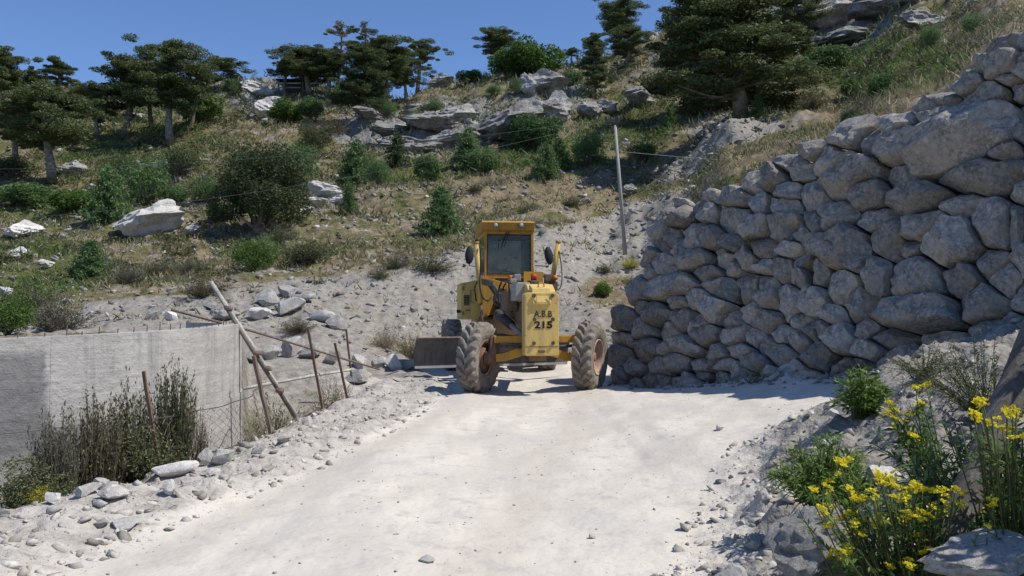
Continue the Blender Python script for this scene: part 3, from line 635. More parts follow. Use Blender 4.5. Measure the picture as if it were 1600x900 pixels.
def stone_from(i, S, end=False):
    c, Mx, Mi = S[i]; rr = np.random.default_rng(900 + i + 500 * end)
    near = sorted(range(len(S)), key=lambda j: np.linalg.norm(S[j][0] - c))[1:16]
    ks = np.linspace(.2, 1.42, 50); r = np.full(NA, 1.42)
    dirs = np.stack([np.cos(TH), np.sin(TH)], 1) @ Mx.T; pts = c + ks[None, :, None] * dirs[:, None, :]
    for j in near:
        dj = np.linalg.norm((pts - S[j][0]) @ S[j][2].T, axis=2); bad = dj < ks[None]
        r = np.minimum(r, np.where(bad.any(1), ks[bad.argmax(1)], 1.42))
    r = np.minimum(r, 1.34); r = (np.roll(r, 1) + 6 * r + np.roll(r, -1)) / 8 * .955
    r *= 1 + .06 * vnoise(np.cos(TH) * 3.5 + i, np.sin(TH) * 2.5, seed=i)
    mean = math.sqrt(abs(np.linalg.det(Mx))); bulge = mean * rr.uniform(.50, .85) + .07; off = rr.uniform(-.14, .06) - (.30 if end else 0)
    prof = [(.80, -.80), (.97, -.40), (1.0, -.02), (.992, .32), (.978, .60), (.95, .80), (.89, .93), (.78, 1.0), (.64, 1.0), (.48, 1.0), (.32, 1.0), (.16, 1.0)]
    UV, H, KK = [], [], []
    for (k, h) in prof:
        uu = np.stack([np.cos(TH), np.sin(TH)], 1) * (r * k)[:, None]; UV.append(uu); H.append(np.full(NA, h)); KK.append(np.stack([np.cos(TH), np.sin(TH)], 1) * k)
    UV.append(np.zeros((1, 2))); H.append(np.array([1.0])); KK.append(np.zeros((1, 2))); UV = np.concatenate(UV); H = np.concatenate(H); KK = np.concatenate(KK)
    w0 = rr.uniform(0, 6.28); nf = rr.integers(4, 7)
    for k in range(nf):       # broken faces
        w = w0 + k * 6.283 / nf + rr.uniform(-.5, .5); sl = rr.uniform(.5, 2.6); e0 = rr.uniform(.05, .75); q = KK[:, 0] * math.cos(w) + KK[:, 1] * math.sin(w)
        H = np.where(H > -.1, np.minimum(H, np.maximum(e0 + sl * (1.0 - q), -.1)), H)
    w = rr.uniform(0, 6.28); tl_ = rr.uniform(.08, .48); H = np.where(H > -.1, np.minimum(H, .95 - tl_ * (KK[:, 0] * math.cos(w) + KK[:, 1] * math.sin(w))), H)
    SQ = c[None] + UV @ Mx.T
    nz = fbm(SQ[:, 0] * 3.5 + i, SQ[:, 1] * 3.5, oct=4, seed=i)
    out = off + bulge * H + .05 * nz * (H > 0) * min(1, mean * 2.5) + .022 * fbm(SQ[:, 0] * 11, SQ[:, 1] * 11, oct=2, seed=i + 3)
    P = face_to_local(SQ[:, 0], SQ[:, 1], out, end)
    n = len(prof); Fq = []
    for a in range(n - 1):
        for b in range(NA): Fq.append((a * NA + b, a * NA + (b + 1) % NA, (a + 1) * NA + (b + 1) % NA, (a + 1) * NA + b))
    for b in range(NA): Fq.append(((n - 1) * NA + b, (n - 1) * NA + (b + 1) % NA, n * NA))
    me = bpy.data.meshes.new('stone'); ctr = P.mean(0); me.from_pydata((P - ctr).tolist(), [], Fq)
    if end: me.flip_normals()
    me.polygons.foreach_set('use_smooth', np.ones(len(me.polygons), bool)); me.update(); me.set_sharp_from_angle(angle=math.radians(32))
    o = link('stone', me, wall, M['wall_stone'], ctr); return o
for i in range(len(ST_)): stone_from(i, ST_)
EN_ = []
for k in range(1500):
    s = r_.uniform(.1, 4.2); z = r_.uniform(-.1, 3.3 - .25 * s); p = np.array([s, z * QS]); R = r_.uniform(.22, .38)
    if all(np.linalg.norm(p - q[0]) > (R + q[1][0, 0]) * .72 for q in EN_):
        Mx = np.array([[R * 1.2, 0], [0, R * .9]]); EN_.append((p, Mx, np.linalg.inv(Mx)))
for i in range(len(EN_)): stone_from(i, EN_, True)
mb = MB()   # dark earth and rubble packed behind the stones
ss = np.linspace(0.05, 12, 40); zl = np.linspace(-.5, 1, 14); Vv, Ff = [], []
for a in ss:
    for k in np.linspace(0, 1, 14):
        q = (-.4 + k * (wall_top(a) - .15 + .4)) * QS; Vv.append(face_to_local(a, q, -.24 + .05 * float(vnoise(np.array([a * 4]), np.array([q * 4]))[0])))
Ff = [(i * 14 + j, (i + 1) * 14 + j, (i + 1) * 14 + j + 1, i * 14 + j + 1) for i in range(39) for j in range(13)]
mb.add(Vv, Ff); n0 = len(Vv); Vv = []
for a in np.linspace(0.05, 4.5, 16):
    for k in np.linspace(0, 1, 10): Vv.append(face_to_local(a, (-.4 + k * (3.4 - .3 * a + .4)) * QS, -.5, True))
mb.add(Vv, [(i * 10 + j, i * 10 + j + 1, (i + 1) * 10 + j + 1, (i + 1) * 10 + j) for i in range(15) for j in range(9)])
mb.obj('earth_fill', M['rubble_fill'], wall, smooth=True)

# ------------------------------------------------------------------ curved concrete wall
tank = thing('concrete_tank_wall', 'curved grey concrete tank wall with stained panels left of the road', 'concrete wall', (TC[0], TC[1], 0)); tank['kind'] = 'thing'
def ang(px):      # angle on the wall of a picture column
    d = ray(px, 500)[:2]; d = d / np.linalg.norm(d); b = -(d @ -TC) ; b = d @ TC; c = TC @ TC - TR * TR; disc = max(b * b - c, 0); t = b - math.sqrt(disc)
    p = d * t - TC; return math.atan2(p[1], p[0])
A_END = ang(379.5) + .02
joints = [-1.75, -1.3, -.95, -.66, ang(80), ang(238), A_END]; RIM = 1.34; MIDZ = .42
def panel(a0, a1, z0, z1, r0, r1, mat, seam=None):
    n = max(3, int((a1 - a0) / .03)); mb = MB(); m = 6; g_ = .0003
    for side in (r1, r0):
        for i in range(n + 1):
            a = a0 + g_ + (a1 - a0 - 2 * g_) * i / n
            for j in range(m + 1):
                zt_ = z1 - (.085 * min(1, max(0, (A_END - a) / (A_END - ang(0)))) if z1 > 1 else 0); z = z0 + (zt_ - z0) * j / m
                if seam and j == seam[0]: z += seam[1] * float(fbm(np.array([a * 60]), np.array([3.0]), oct=3)[0])
                rr = side + (.006 * float(fbm(np.array([a * 30]), np.array([z * 3]), oct=3, seed=2)[0]) if side == r1 else 0)
                mb.v.append((rr * math.cos(a), rr * math.sin(a), z))
    k = (n + 1) * (m + 1)
    for i in range(n):
        for j in range(m):
            q = i * (m + 1) + j; mb.f.append((q, q + m + 1, q + m + 2, q + 1)); mb.f.append((k + q, k + q + 1, k + q + m + 2, k + q + m + 1))
        q = i * (m + 1); mb.f.append((q, k + q, k + q + m + 1, q + m + 1)); q += m; mb.f.append((q, q + m + 1, k + q + m + 1, k + q))
    for i in (0, n):
        for j in range(m): q = i * (m + 1) + j; mb.f.append((q, q + 1, k + q + 1, k + q))
    return mb.obj('concrete_panel', M[mat], tank, smooth=False)
for i in range(len(joints) - 1):
    a0, a1 = joints[i], joints[i + 1]; damp = i in (1, 3)
    o = panel(a0, a1, MIDZ + .004, RIM, TR - .24, TR, 'concrete', (0, .006))
    if damp: o['label'] = 'dark damp stained upper panel'
    o = panel(a0, a1, -1.3, MIDZ, TR - .24, TR + .012, 'concrete', (6, .006))
    if i in (1, 2, 3): o['label'] = 'dark damp stained lower panel'
# the wall goes on round the back, out of sight of the road
o = panel(A_END + .001, A_END + .5, -1.3, RIM - .02, TR - .24, TR - .03, 'concrete')
for i in range(26):
    a = -.75 + (A_END + .72) * i / 25 + random.Random(i).uniform(-.01, .01); h = random.Random(i + 50).uniform(.03, .10)
    x, y = (TR - .12) * math.cos(a), (TR - .12) * math.sin(a)
    MB().tube([(x, y, RIM - .13), (x + .01, y, RIM - .085 * min(1, max(0, (A_END - a) / (A_END - ang(0)))) + h)], .006, 5).obj('rebar_stub', M['rust'], tank)
# ------------------------------------------------------------------ motor grader
GO = np.array([.44, 16.6]); GPH = math.radians(7.7)
grader = thing('motor_grader', 'dusty yellow motor grader with big treaded tyres driving up the dirt road', 'motor grader', (GO[0], GO[1], gz(*GO) + .0), GPH)
GZ = grader.location.z
_c, _s = math.cos(GPH), math.sin(GPH)
def G(px, py, yl):      # local x, z on the cross plane yl metres behind the front axle
    d = ray(px, py); ox, oy = -GO[0], -GO[1]
    # local y of a world point: -s*X + c*Y
    lo = -_s * ox + _c * oy; ld = -_s * d[0] + _c * d[1]; t = (yl - lo) / ld
    X, Y, Z = ox + d[0] * t, oy + d[1] * t, CAMZ + d[2] * t
    return (_c * X + _s * Y, Z - GZ)
def GP(px, py, yl): x, z = G(px, py, yl); return (x, yl, z)
yel, pale, oran = M['yellow_paint'], M['pale_yellow_paint'], M['orange_yellow_paint']
# --- tyres: one connected surface with raised herringbone lugs
def tyre_mesh(R=.682, W=.385, na=220, NL=21):
    prof = [(-.155, .345), (-.172, .37), (-.186, .44), (-.192, .51), (-.186, .565)]
    tr = [(w, .602 - 1.1 * max(abs(w) - .11, 0) ** 2 * 8) for w in np.linspace(-.178, .178, 27)]
    prof = prof + tr + [(-w, r) for w, r in prof[::-1]]; m = len(prof); Vv = np.zeros((na, m, 3))
    for i in range(na):
        th = 2 * math.pi * i / na
        for j, (w, r) in enumerate(prof):
            if 5 <= j < 32:
                side = 0 if w > 0 else .5; ph = (th / (2 * math.pi) * NL + side + abs(w) * 3.6 + .25 * math.sin(abs(w) * 16)) % 1
                lug = max(0.0, min(1.0, (.27 - abs(ph - .5)) / .06 + .5))
                if abs(w) < .012: lug = max(lug, .0)
                edge = max(0.0, min(1.0, (.182 - abs(w)) / .02 + .3)); r = r + .058 * lug * edge
            Vv[i, j] = (w * W / .37, r * R / .66 * math.cos(th), r * R / .66 * math.sin(th))
    idx = np.arange(na * m).reshape(na, m); nx = np.roll(idx, -1, 0)
    Fq = np.stack([idx[:, :-1], nx[:, :-1], nx[:, 1:], idx[:, 1:]], -1).reshape(-1, 4)
    me = fast_mesh('tyre', Vv.reshape(-1, 3), Fq); me.flip_normals(); return me
TYRE = tyre_mesh(); TYRE.materials.append(M['tyre_rubber'])
rim_o = [(-.13, .30), (-.165, .352), (-.15, .352), (-.10, .318), (.02, .312), (.10, .318), (.15, .352), (.172, .352), (.178, .335), (.15, .315), (.09, .300), (.02, .285), (-.02, .24), (-.03, .17), (-.03, .0)]
RIM_ = MB().lathe(rim_o, 'x', 40).mesh('rim', smooth=True)
HUB = MB().lathe([(-.03, .0), (-.03, .15), (.03, .14), (.05, .09), (.10, .085), (.11, .06), (.11, 0)], 'x', 24).mesh('hub', smooth=True)
BOLT = MB().lathe([(-.03, 0), (-.03, .022), (.02, .022), (.02, 0)], 'x', 6).mesh('wheel_bolt')
INNER = MB().lathe([(-.16, .352), (-.16, .33), (-.06, .30), (-.04, .22), (-.08, .20), (-.12, .19), (-.12, .0)], 'x', 32).mesh('brake_drum', smooth=True)
for me_, mm in ((RIM_, 'dusty_rim'), (HUB, 'rusty_rim'), (BOLT, 'dirty_frame'), (INNER, 'rust')): me_.materials.append(M[mm])
def wheel(x, y, z, steer, side, lean=0, parts=True):
    w = bpy.data.objects.new('wheel', None); COL.objects.link(w); w.parent = grader; w.location = (x, y, z)
    w.rotation_euler = (0, lean, steer)
    t = link('tyre', TYRE, w); t.rotation_euler = (random.Random(int(x * 99 + y * 7)).uniform(0, 6), 0, 0)
    flip = (0, 0, math.pi if side < 0 else 0)
    for nm, me_ in (('rim', RIM_), ('hub', HUB), ('brake_drum', INNER)): link(nm, me_, w).rotation_euler = flip
    if parts:
        for k in range(10):
            a = 2 * math.pi * k / 10; b = link('wheel_bolt', BOLT, w); b.location = (-.01 * (1 if side > 0 else -1), .205 * math.cos(a), .205 * math.sin(a)); b.rotation_euler = flip
    return w
STEER = math.radians(-30)
wheel(-1.08, 0, .672, STEER, -1, .03); wheel(1.08, 0, .672, STEER, 1, .03)
for sx in (-1, 1):
    for yl in (5.55, 7.05): wheel(1.2 * sx, yl, .672, 0, sx, parts=False)
# --- nose block, bolts, lettering
x0, zt = G(820, 457, -.75); x1, zb = G(873.5, 556, -.75); xm = (x0 + x1) / 2
nb = MB(); nb.extrude([(x0, zb + .03), (x0 + .025, zb), (x1 - .025, zb), (x1, zb + .03), (x1, zt - .04), (x1 - .05, zt), (x0 + .05, zt), (x0, zt - .04)], -.75, -.36)
nb.obj('nose_block', pale, grader, bevel=.018)
xa, za = G(831, 452, -.7); xb, zb2 = G(860, 476, -.7)
MB().extrude([(-.79, zb2), (-.79, zb2 + .05), (-.70, za + .02), (-.35, za + .10), (-.35, zb2)], xa, xb, 'x').obj('nose_cap', pale, grader, bevel=.015)
ring = MB(); cx, cz = G(845.5, 446, -.60); R_ = .055
ring.tube([(cx + R_ * math.cos(a), -.60, cz + R_ * math.sin(a)) for a in np.linspace(-.5, math.pi + .5, 14)], .012, 6); ring.obj('lifting_eye', oran, grader, smooth=True)
for (bx, by) in ((834, 462), (863, 462), (835, 499), (863.5, 499), (834, 536.5), (864, 536)):
    p = GP(bx, by, -.75); MB().lathe([(-.02, 0), (-.02, .034), (.004, .036), (.004, .026), (-.012, .02), (-.012, 0)], 'y', 14, (p[0], -.765, p[2])).obj('nose_bolt', M['dark_steel'], grader)
def letters(txt, px, py, hgt, wid, bold):
    cu = bpy.data.curves.new('lettering', 'FONT'); cu.body = txt; cu.align_x = 'CENTER'; cu.align_y = 'CENTER'; cu.size = 1; cu.extrude = .002; cu.offset = bold
    tmp = bpy.data.objects.new('tmp', cu); COL.objects.link(tmp); dg = bpy.context.evaluated_depsgraph_get(); me = bpy.data.meshes.new_from_object(tmp.evaluated_get(dg)); bpy.data.objects.remove(tmp)
    me.name = 'lettering'; v = np.array([q.co[:] for q in me.vertices]); ext = v.max(0) - v.min(0); mid = (v.max(0) + v.min(0)) / 2
    p = GP(px, py, -.755)
    for q in me.vertices:
        x, y, z = q.co; q.co = (p[0] + (x - mid[0]) / ext[0] * wid, -.7535 - (z + .002), p[2] + (y - mid[1]) / ext[1] * hgt)
    return link('lettering', me, grader, M['letter_black'])
letters('A.B.B', 848.5, 490.5, .115, .335, .004)['label'] = 'black stencilled letters A.B.B'
letters('215', 849, 507.5, .135, .335, .035)['label'] = 'black stencilled number 215'
p = GP(846, 549, -.75); MB().box((p[0], -.765, p[2]), (.12, .05, .05)).obj('tow_pin', M['rust'], grader, bevel=.01)
MB().span(x0 + .01, x1 - .01, -.7565, -.752, zb + .17, zb + .178).obj('seam_plate', M['dirty_frame'], grader)
for (qx, qy) in ((838, 463.5), (858, 463.5)): p = GP(qx, qy, -.79); MB().span(p[0] - .004, p[0] + .004, -.80, -.788, p[2] - .12, p[2] + .05).obj('cap_rib', oran, grader)
# --- front axle, lean bar, steering gear
ax = MB(); ax.tube([(-.86, .02, .66), (-.6, .02, .68), (-.25, 0, .80), (.25, 0, .80), (.6, .02, .68), (.86, .02, .66)], [.10, .115, .125, .125, .115, .10], 4); ax.obj('front_axle', oran, grader, bevel=.012)
MB().beam((-.80, -.06, 1.02), (.80, -.06, 1.02), .09, .13).obj('lean_bar', oran, grader, bevel=.01)
for sx in (-1, 1):
    MB().tube([(sx * .83, 0, .52), (sx * .83, 0, .72), (sx * .80, -.02, 1.10)], [.10, .09, .055], 10).obj('steering_knuckle', M['rust'], grader, smooth=True)
    MB().tube([(sx * .80, 0, .66), (sx * 1.0, 0, .66)], [.12, .15], 14).obj('axle_spindle', M['rust'], grader, smooth=True)
    MB().tube([(sx * .12, -.14, .86), (sx * .74, -.16, .90)], [.035, .03], 8).obj('steering_cylinder', M['dark_steel'], grader, smooth=True)
MB().span(xm - .17, xm + .17, -.34, .28, .62, 1.05).obj('axle_pivot', M['dirty_frame'], grader, bevel=.02)
# --- main frame, drawbar, circle and blade
fr_ = MB(); fr_.extrude([(-.36, 1.12), (-.36, 1.66), (.8, 1.74), (2.4, 1.86), (3.3, 1.9), (3.3, 1.45), (1.6, 1.38), (.4, 1.15)], -.19, .19, 'x'); fr_.obj('main_frame', M['dirty_frame'], grader, bevel=.02)
MB().tube([(0, .25, .92), (-.38, 2.55, .98)], [.09, .12], 4).obj('drawbar_beam', M['dark_steel'], grader)
MB().tube([(0, .25, .92), (.38, 2.55, .98)], [.09, .12], 4).obj('drawbar_beam', M['dark_steel'], grader)
a0 = GP(778, 490, 2.2); a1 = GP(822, 528, .35); mid = [(p + q) / 2 for p, q in zip(a0, a1)]
sc_ = MB().tube([a0, mid], [.10, .10], 12).obj('shift_cylinder', M['dark_steel'], grader, smooth=True); MB().tube([mid, a1], [.055, .055], 10).obj('cylinder_rod', M['grey_metal'], sc_, smooth=True)
MB().lathe([(.90, .66), (.90, .78), (1.0, .78), (1.0, .66), (.90, .66)], 'z', 40, (0, 2.75, 0)).obj('blade_circle', M['dirty_frame'], grader)
B0 = Vector((-2.06, 18.25)); B1 = Vector((1.28, 19.75))
def w2l(v): dx, dy = v.x - GO[0], v.y - GO[1]; return Vector((_c * dx + _s * dy, -_s * dx + _c * dy, 0))
b0, b1 = w2l(B0), w2l(B1); bd = (b1 - b0).normalized(); bn = Vector((bd.y, -bd.x, 0))
prof_ = [(-.03 - .08 * math.sin(k / 12 * math.pi) + .22 * k / 12, .38 + .62 * k / 12) for k in range(13)]
bm_ = MB(); ring_ = [(o, z) for o, z in prof_] + [(o - .025, z) for o, z in prof_[::-1]]; n = len(ring_)
Vv = [p + bn * o + Vector((0, 0, z)) for p in (b0, b1) for o, z in ring_]
bm_.add(Vv, [(i, (i + 1) % n, n + (i + 1) % n, n + i) for i in range(n)] + [tuple(range(n)), tuple(range(2 * n - 1, n - 1, -1))])
blade = bm_.obj('blade', M['blade_steel'], grader, smooth=False)
MB().beam(b0 + bn * -.02 + Vector((0, 0, .37)) + bd * .02, b1 + bn * -.02 + Vector((0, 0, .37)) - bd * .02, .03, .05).obj('cutting_edge', M['bright_steel'], blade)
MB().beam(b0 + bn * .175 + Vector((0, 0, 1.003)), b1 + bn * .175 + Vector((0, 0, 1.003)), .06, .022).obj('blade_top_rib', M['dusty_rim'], blade)
for k in (.32, .68): q = b0.lerp(b1, k); MB().beam(q - bn * .12 + Vector((0, 0, .45)), q - bn * .12 + Vector((0, 0, 1.05)), .12, .16).obj('blade_bracket', M['dirty_frame'], grader)
# --- cab
CF, CB = 3.40, 4.95
cx0, ctop = G(753, 346, CF - .12); cx1, _ = G(835.5, 346, CF - .12); fx0, zw0 = G(757, 361, CF); fx1, zw1 = G(834, 431, CF); cfl = 1.42
cab = MB().extrude([(CF - .14, ctop - .01), (CF - .10, zw0 + .03), (CF + .02, zw0 - .02), (CB, zw0 - .02), (CB + .06, ctop - .02), (CB, ctop + .03), (CF, ctop + .03)], cx0, cx1, 'x').obj('cab_roof', oran, grader, bevel=.012)
P_ = .075
frm = MB()
for x in (fx0, fx1 - P_): frm.span(x, x + P_, CF, CF + P_, cfl, zw0 + .02)
frm.span(fx0 + P_, fx1 - P_, CF + .005, CF + P_, zw0 - .09, zw0 + .02); frm.span(fx0 + P_, fx1 - P_, CF + .005, CF + P_, zw1 - .06, zw1 + .05)
frm.obj('cab_front_frame', oran, grader, bevel=.01)
for x in (fx0, fx1 - P_):
    s_ = MB(); s_.span(x, x + P_, CB - P_, CB, cfl, zw0); s_.span(x + .003, x + P_ - .003, CF + P_, CB - P_, zw0 - .08, zw0 + .01); s_.span(x + .003, x + P_ - .003, CF + P_, CB - P_, cfl + .45, cfl + .53); s_.span(x + .02, x + .05, CF + P_, CB - P_, cfl, cfl + .45)
    s_.obj('cab_side_frame', yel, grader, bevel=.006)
rear = MB(); rear.span(fx0 + P_, fx1 - P_, CB - .05, CB - .01, cfl, cfl + 1.02); rear.span(fx0 + P_, fx1 - P_, CB - .05, CB - .01, zw0 - .1, zw0); rear.obj('cab_rear_frame', yel, grader)
MB().span(fx0 + .01, fx1 - .01, CF + P_ + .02, CB - .06, cfl - .05, cfl).obj('cab_floor_plate', M['dark_steel'], grader)
gx0, gx1 = fx0 + P_ - .015, fx1 - P_ + .015
MB().span(gx0, gx1, CF + .03, CF + .042, zw1 + .03, zw0 - .07).obj('windscreen', M['cab_glass'], grader)
gk = MB(); t_ = .022
for (xa_, xb_, za_, zb_) in ((gx0, gx1, zw1 + .03, zw1 + .03 + t_), (gx0, gx1, zw0 - .07 - t_, zw0 - .07), (gx0, gx0 + t_, zw1 + .052, zw0 - .092), (gx1 - t_, gx1, zw1 + .052, zw0 - .092)): gk.span(xa_, xb_, CF - .006, CF + .028, za_, zb_)
gk.obj('windscreen_seal', M['black_rubber'], grader)
for x in (fx0 + .035, fx1 - .045): MB().span(x, x + .008, CF + P_, CB - P_, cfl + .53, zw0 - .08).obj('side_window', M['cab_glass'], grader)
MB().span(fx0 + P_, fx1 - P_, CB - .034, CB - .026, cfl + 1.02, zw0 - .1).obj('rear_window', M['cab_glass'], grader)
# lower front of the cab, with a small dark window on the left
lx0, lz0 = G(750, 434, CF); lx1, lz1 = G(770, 492, CF); dx0, dz0 = G(757, 450, CF); dx1, dz1 = G(768.5, 480, CF)
lf = MB(); lf.span(lx0, dx0, CF + .01, CF + .06, lz1, lz0); lf.span(dx0, dx1, CF + .01, CF + .06, dz0, lz0); lf.span(dx0, dx1, CF + .01, CF + .06, lz1, dz1); lf.span(dx1, lx1 + .05, CF + .01, CF + .06, lz1, lz0)
lf.obj('cab_lower_panel', oran, grader); MB().span(dx0, dx1, CF + .03, CF + .04, dz1, dz0).obj('foot_window', M['cab_glass'], grader)
MB().span(lx1 + .05, fx1 - .02, CF + .02, CF + .05, lz1, zw1 - .06).obj('firewall_panel', M['dark_steel'], grader)
sq_ = GP(775, 455, CF - .3); MB().extrude([(lx1 - .28, zw1 - .02), (lx1 + .42, zw1 - .22), (lx1 + .42, zw1 - .36), (lx1 + .1, zw1 - .30), (lx1 - .12, lz1 - .02), (lx1 - .28, lz1 - .02)], CF - .26, CF - .02).obj('cab_cradle', oran, grader, bevel=.012)
seat = MB(); seat.span(-.28 + xm * 0, .22, 4.2, 4.65, cfl, cfl + .42); seat.obj('seat', M['seat_fabric'], grader, bevel=.04)
MB().span(-.27, .21, 4.56, 4.68, cfl + .42, cfl + 1.0).obj('seat_backrest', M['brass_tan'], grader, bevel=.04)
MB().tube([(-.05, 3.62, cfl), (-.05, 3.78, cfl + .95)], .045, 8).obj('steering_column', M['dark_steel'], grader)
sw = MB(); sw.tube([(-.05 + .2 * math.cos(a), 3.80 + .04 * math.sin(a), cfl + .98 + .19 * math.sin(a) * .5) for a in np.linspace(0, 2 * math.pi, 25)], .017, 6, False); sw.obj('steering_wheel', M['black_rubber'], grader, smooth=True)
for k, hx in enumerate((-.25, -.17, .10, .18)): MB().tube([(hx, 3.6, cfl), (hx, 3.68, cfl + .78 + .03 * k)], .012, 6).obj('control_lever', M['dark_steel'], grader)
for lx in (774.5, 814.5):
    p = GP(lx, 352, CF - .16); l_ = MB().lathe([(.07, 0), (.07, .045), (-.01, .062), (-.02, .062), (-.02, .05)], 'y', 18, (p[0], CF - .17, p[2])).obj('work_light', M['dark_steel'], grader, smooth=True)
    MB().lathe([(-.015, 0), (-.015, .053), (.0, .055)], 'y', 18, (p[0], CF - .174, p[2])).obj('lens', M['lamp_lens'], l_, smooth=True)
w0, w1 = GP(793, 358, CF - .01), GP(783, 388, CF - .015); MB().tube([w0, w1], .011, 6).obj('wiper', M['black_rubber'], grader)
w0, w1 = GP(796, 360, CF - .01), GP(788, 385, CF - .015); MB().tube([w0, w1], .008, 6).obj('wiper', M['black_rubber'], grader)
w0, w1 = GP(780, 374, CF - .006), GP(778.5, 392, CF - .006); MB().tube([w0, w1], .006, 6).obj('wiper', M['black_rubber'], grader)
# mirrors
for (mx, my, tilt, jx, jy) in ((733.5, 398.5, .08, 750, 417), (857.5, 399.5, -.16, 836, 415)):
    c_ = Vector(GP(mx, my, CF - .25)); o = MB().lathe([(-.03, 0), (-.03, .07), (.0, .098), (.03, .085), (.045, 0)], 'y', 20).obj('mirror', M['black_rubber'], grader, smooth=True)
    o.location = c_; o.scale = (1.05, 1, 2.15); o.rotation_euler = (0, tilt, .12)
    j = Vector(GP(jx, jy, CF)); MB().tube([c_ + Vector((0, .04, -.16)), c_ + Vector((0, .05, -.24)), j], .011, 6).obj('mirror_arm', M['dark_steel'], grader)
# --- blade lift cylinders, saddle and lamps
for (tx, ty, bx, by, lab) in ((744, 380, 751, 474, 'l'), (872.5, 379, 863, 438, 'r')):
    t0 = Vector(GP(tx, ty, 2.35)); t1 = Vector(GP(bx, by, 2.35)); o = MB().tube([t0, t1], [.055, .055], 12).obj('lift_cylinder', yel, grader, smooth=True)
    MB().tube([t0 + Vector((0, 0, .0)), t0 + Vector((0, 0, .035))], [.068, .06], 12).obj('cylinder_cap', oran, o)
    e = Vector((-.75 if lab == 'l' else .75, 2.5, .95)); MB().tube([t1, e], .032, 8).obj('cylinder_rod', M['rust'], o, smooth=True)
sa = MB(); p = GP(745, 438, 2.4); q = GP(866, 441, 2.4); sa.beam((p[0], 2.4, p[2]), (p[0] + .34, 2.4, p[2] - .08), .16, .12); sa.beam((q[0] - .22, 2.4, q[2]), (q[0] + .02, 2.4, q[2]), .16, .16); sa.beam((-.5, 2.45, 1.86), (.55, 2.45, 1.86), .18, .16); sa.tube([(-.42, 2.42, 1.9), (p[0] + .3, 2.41, p[2] - .08)], .07, 6); sa.tube([(.5, 2.42, 1.9), (q[0] - .1, 2.41, q[2] - .02)], .07, 6)
sa.obj('lift_saddle', M['dark_steel'], grader)
for (bx, by, w_, h_, mm) in ((857.5, 434, .19, .15, 'dirty_frame'), (866, 447, .13, .20, 'dirty_frame')): p = GP(bx, by, 2.1); MB().box(p, (w_, .16, h_)).obj('lamp_box', M[mm], grader, bevel=.012)
p = GP(867.5, 434, 1.98); MB().lathe([(.06, 0), (.06, .06), (-.02, .058), (-.035, 0)], 'y', 14, p).obj('indicator_lamp', M['orange_plastic'], grader, smooth=True)['label'] = 'orange indicator lamp'
p = GP(798, 434, 1.6); MB().lathe([(-.05, 0), (-.05, .06), (.03, .055), (.05, .03), (.05, 0)], 'z', 14, p).obj('filler_cap', M['orange_plastic'], grader, smooth=True)
# --- things on the main frame behind the nose
p = GP(834, 433.5, .35); MB().lathe([(-.09, 0), (-.09, .055), (-.02, .055), (-.02, .062), (.03, .06), (.06, .05), (.06, 0)], 'z', 18, p).obj('beacon', M['red_plastic'], grader, smooth=True)['label'] = 'small red beacon'
p = GP(833, 440, .35); MB().lathe([(-.05, 0), (-.05, .11), (.0, .12), (.02, .1), (.02, 0)], 'z', 20, p).obj('beacon_base', M['dark_steel'], grader, smooth=True)
pa, pb = GP(818, 424.5, .8), GP(848.5, 443, .8); MB().span(pa[0], pb[0], .78, .81, pb[2] - .2, pa[2]).obj('rear_plate', oran, grader, bevel=.006)
pa, pb = GP(806, 441, .1), GP(829, 470, .1); MB().extrude([(pa[0], pb[2]), (pb[0], pb[2]), (pb[0], pa[2]), (pa[0] + .04, pa[2]), (pa[0], pa[2] - .06)], .15, .95).obj('frame_cover', M['white_plastic'], grader, bevel=.02)
pa, pb = GP(822, 441, -.1), GP(866, 460, -.1); MB().extrude([(-.40, pb[2]), (-.40, pb[2] + .05), (-.1, pa[2] - .04), (.7, pa[2]), (.7, pb[2])], pa[0], pb[0] - .03, 'x').obj('frame_hood', pale, grader, bevel=.02)
p = GP(808, 434, 1.5); MB().box(p, (.14, .16, .15)).obj('valve_box', M['grey_metal'], grader, bevel=.02)
p = GP(801.5, 439, 1.4); MB().box(p, (.13, .14, .10)).obj('valve_box', M['white_plastic'], grader, bevel=.02)
p = GP(797, 470, 1.2); MB().box((p[0], 1.3, p[2]), (.26, .9, .42)).obj('gearbox_housing', M['dirty_frame'], grader, bevel=.05)
p = GP(782, 468, 2.6); MB().lathe([(-.2, 0), (-.2, .15), (.15, .16), (.2, .1), (.2, 0)], 'y', 18, p).obj('swing_motor', M['dark_steel'], grader, smooth=True)
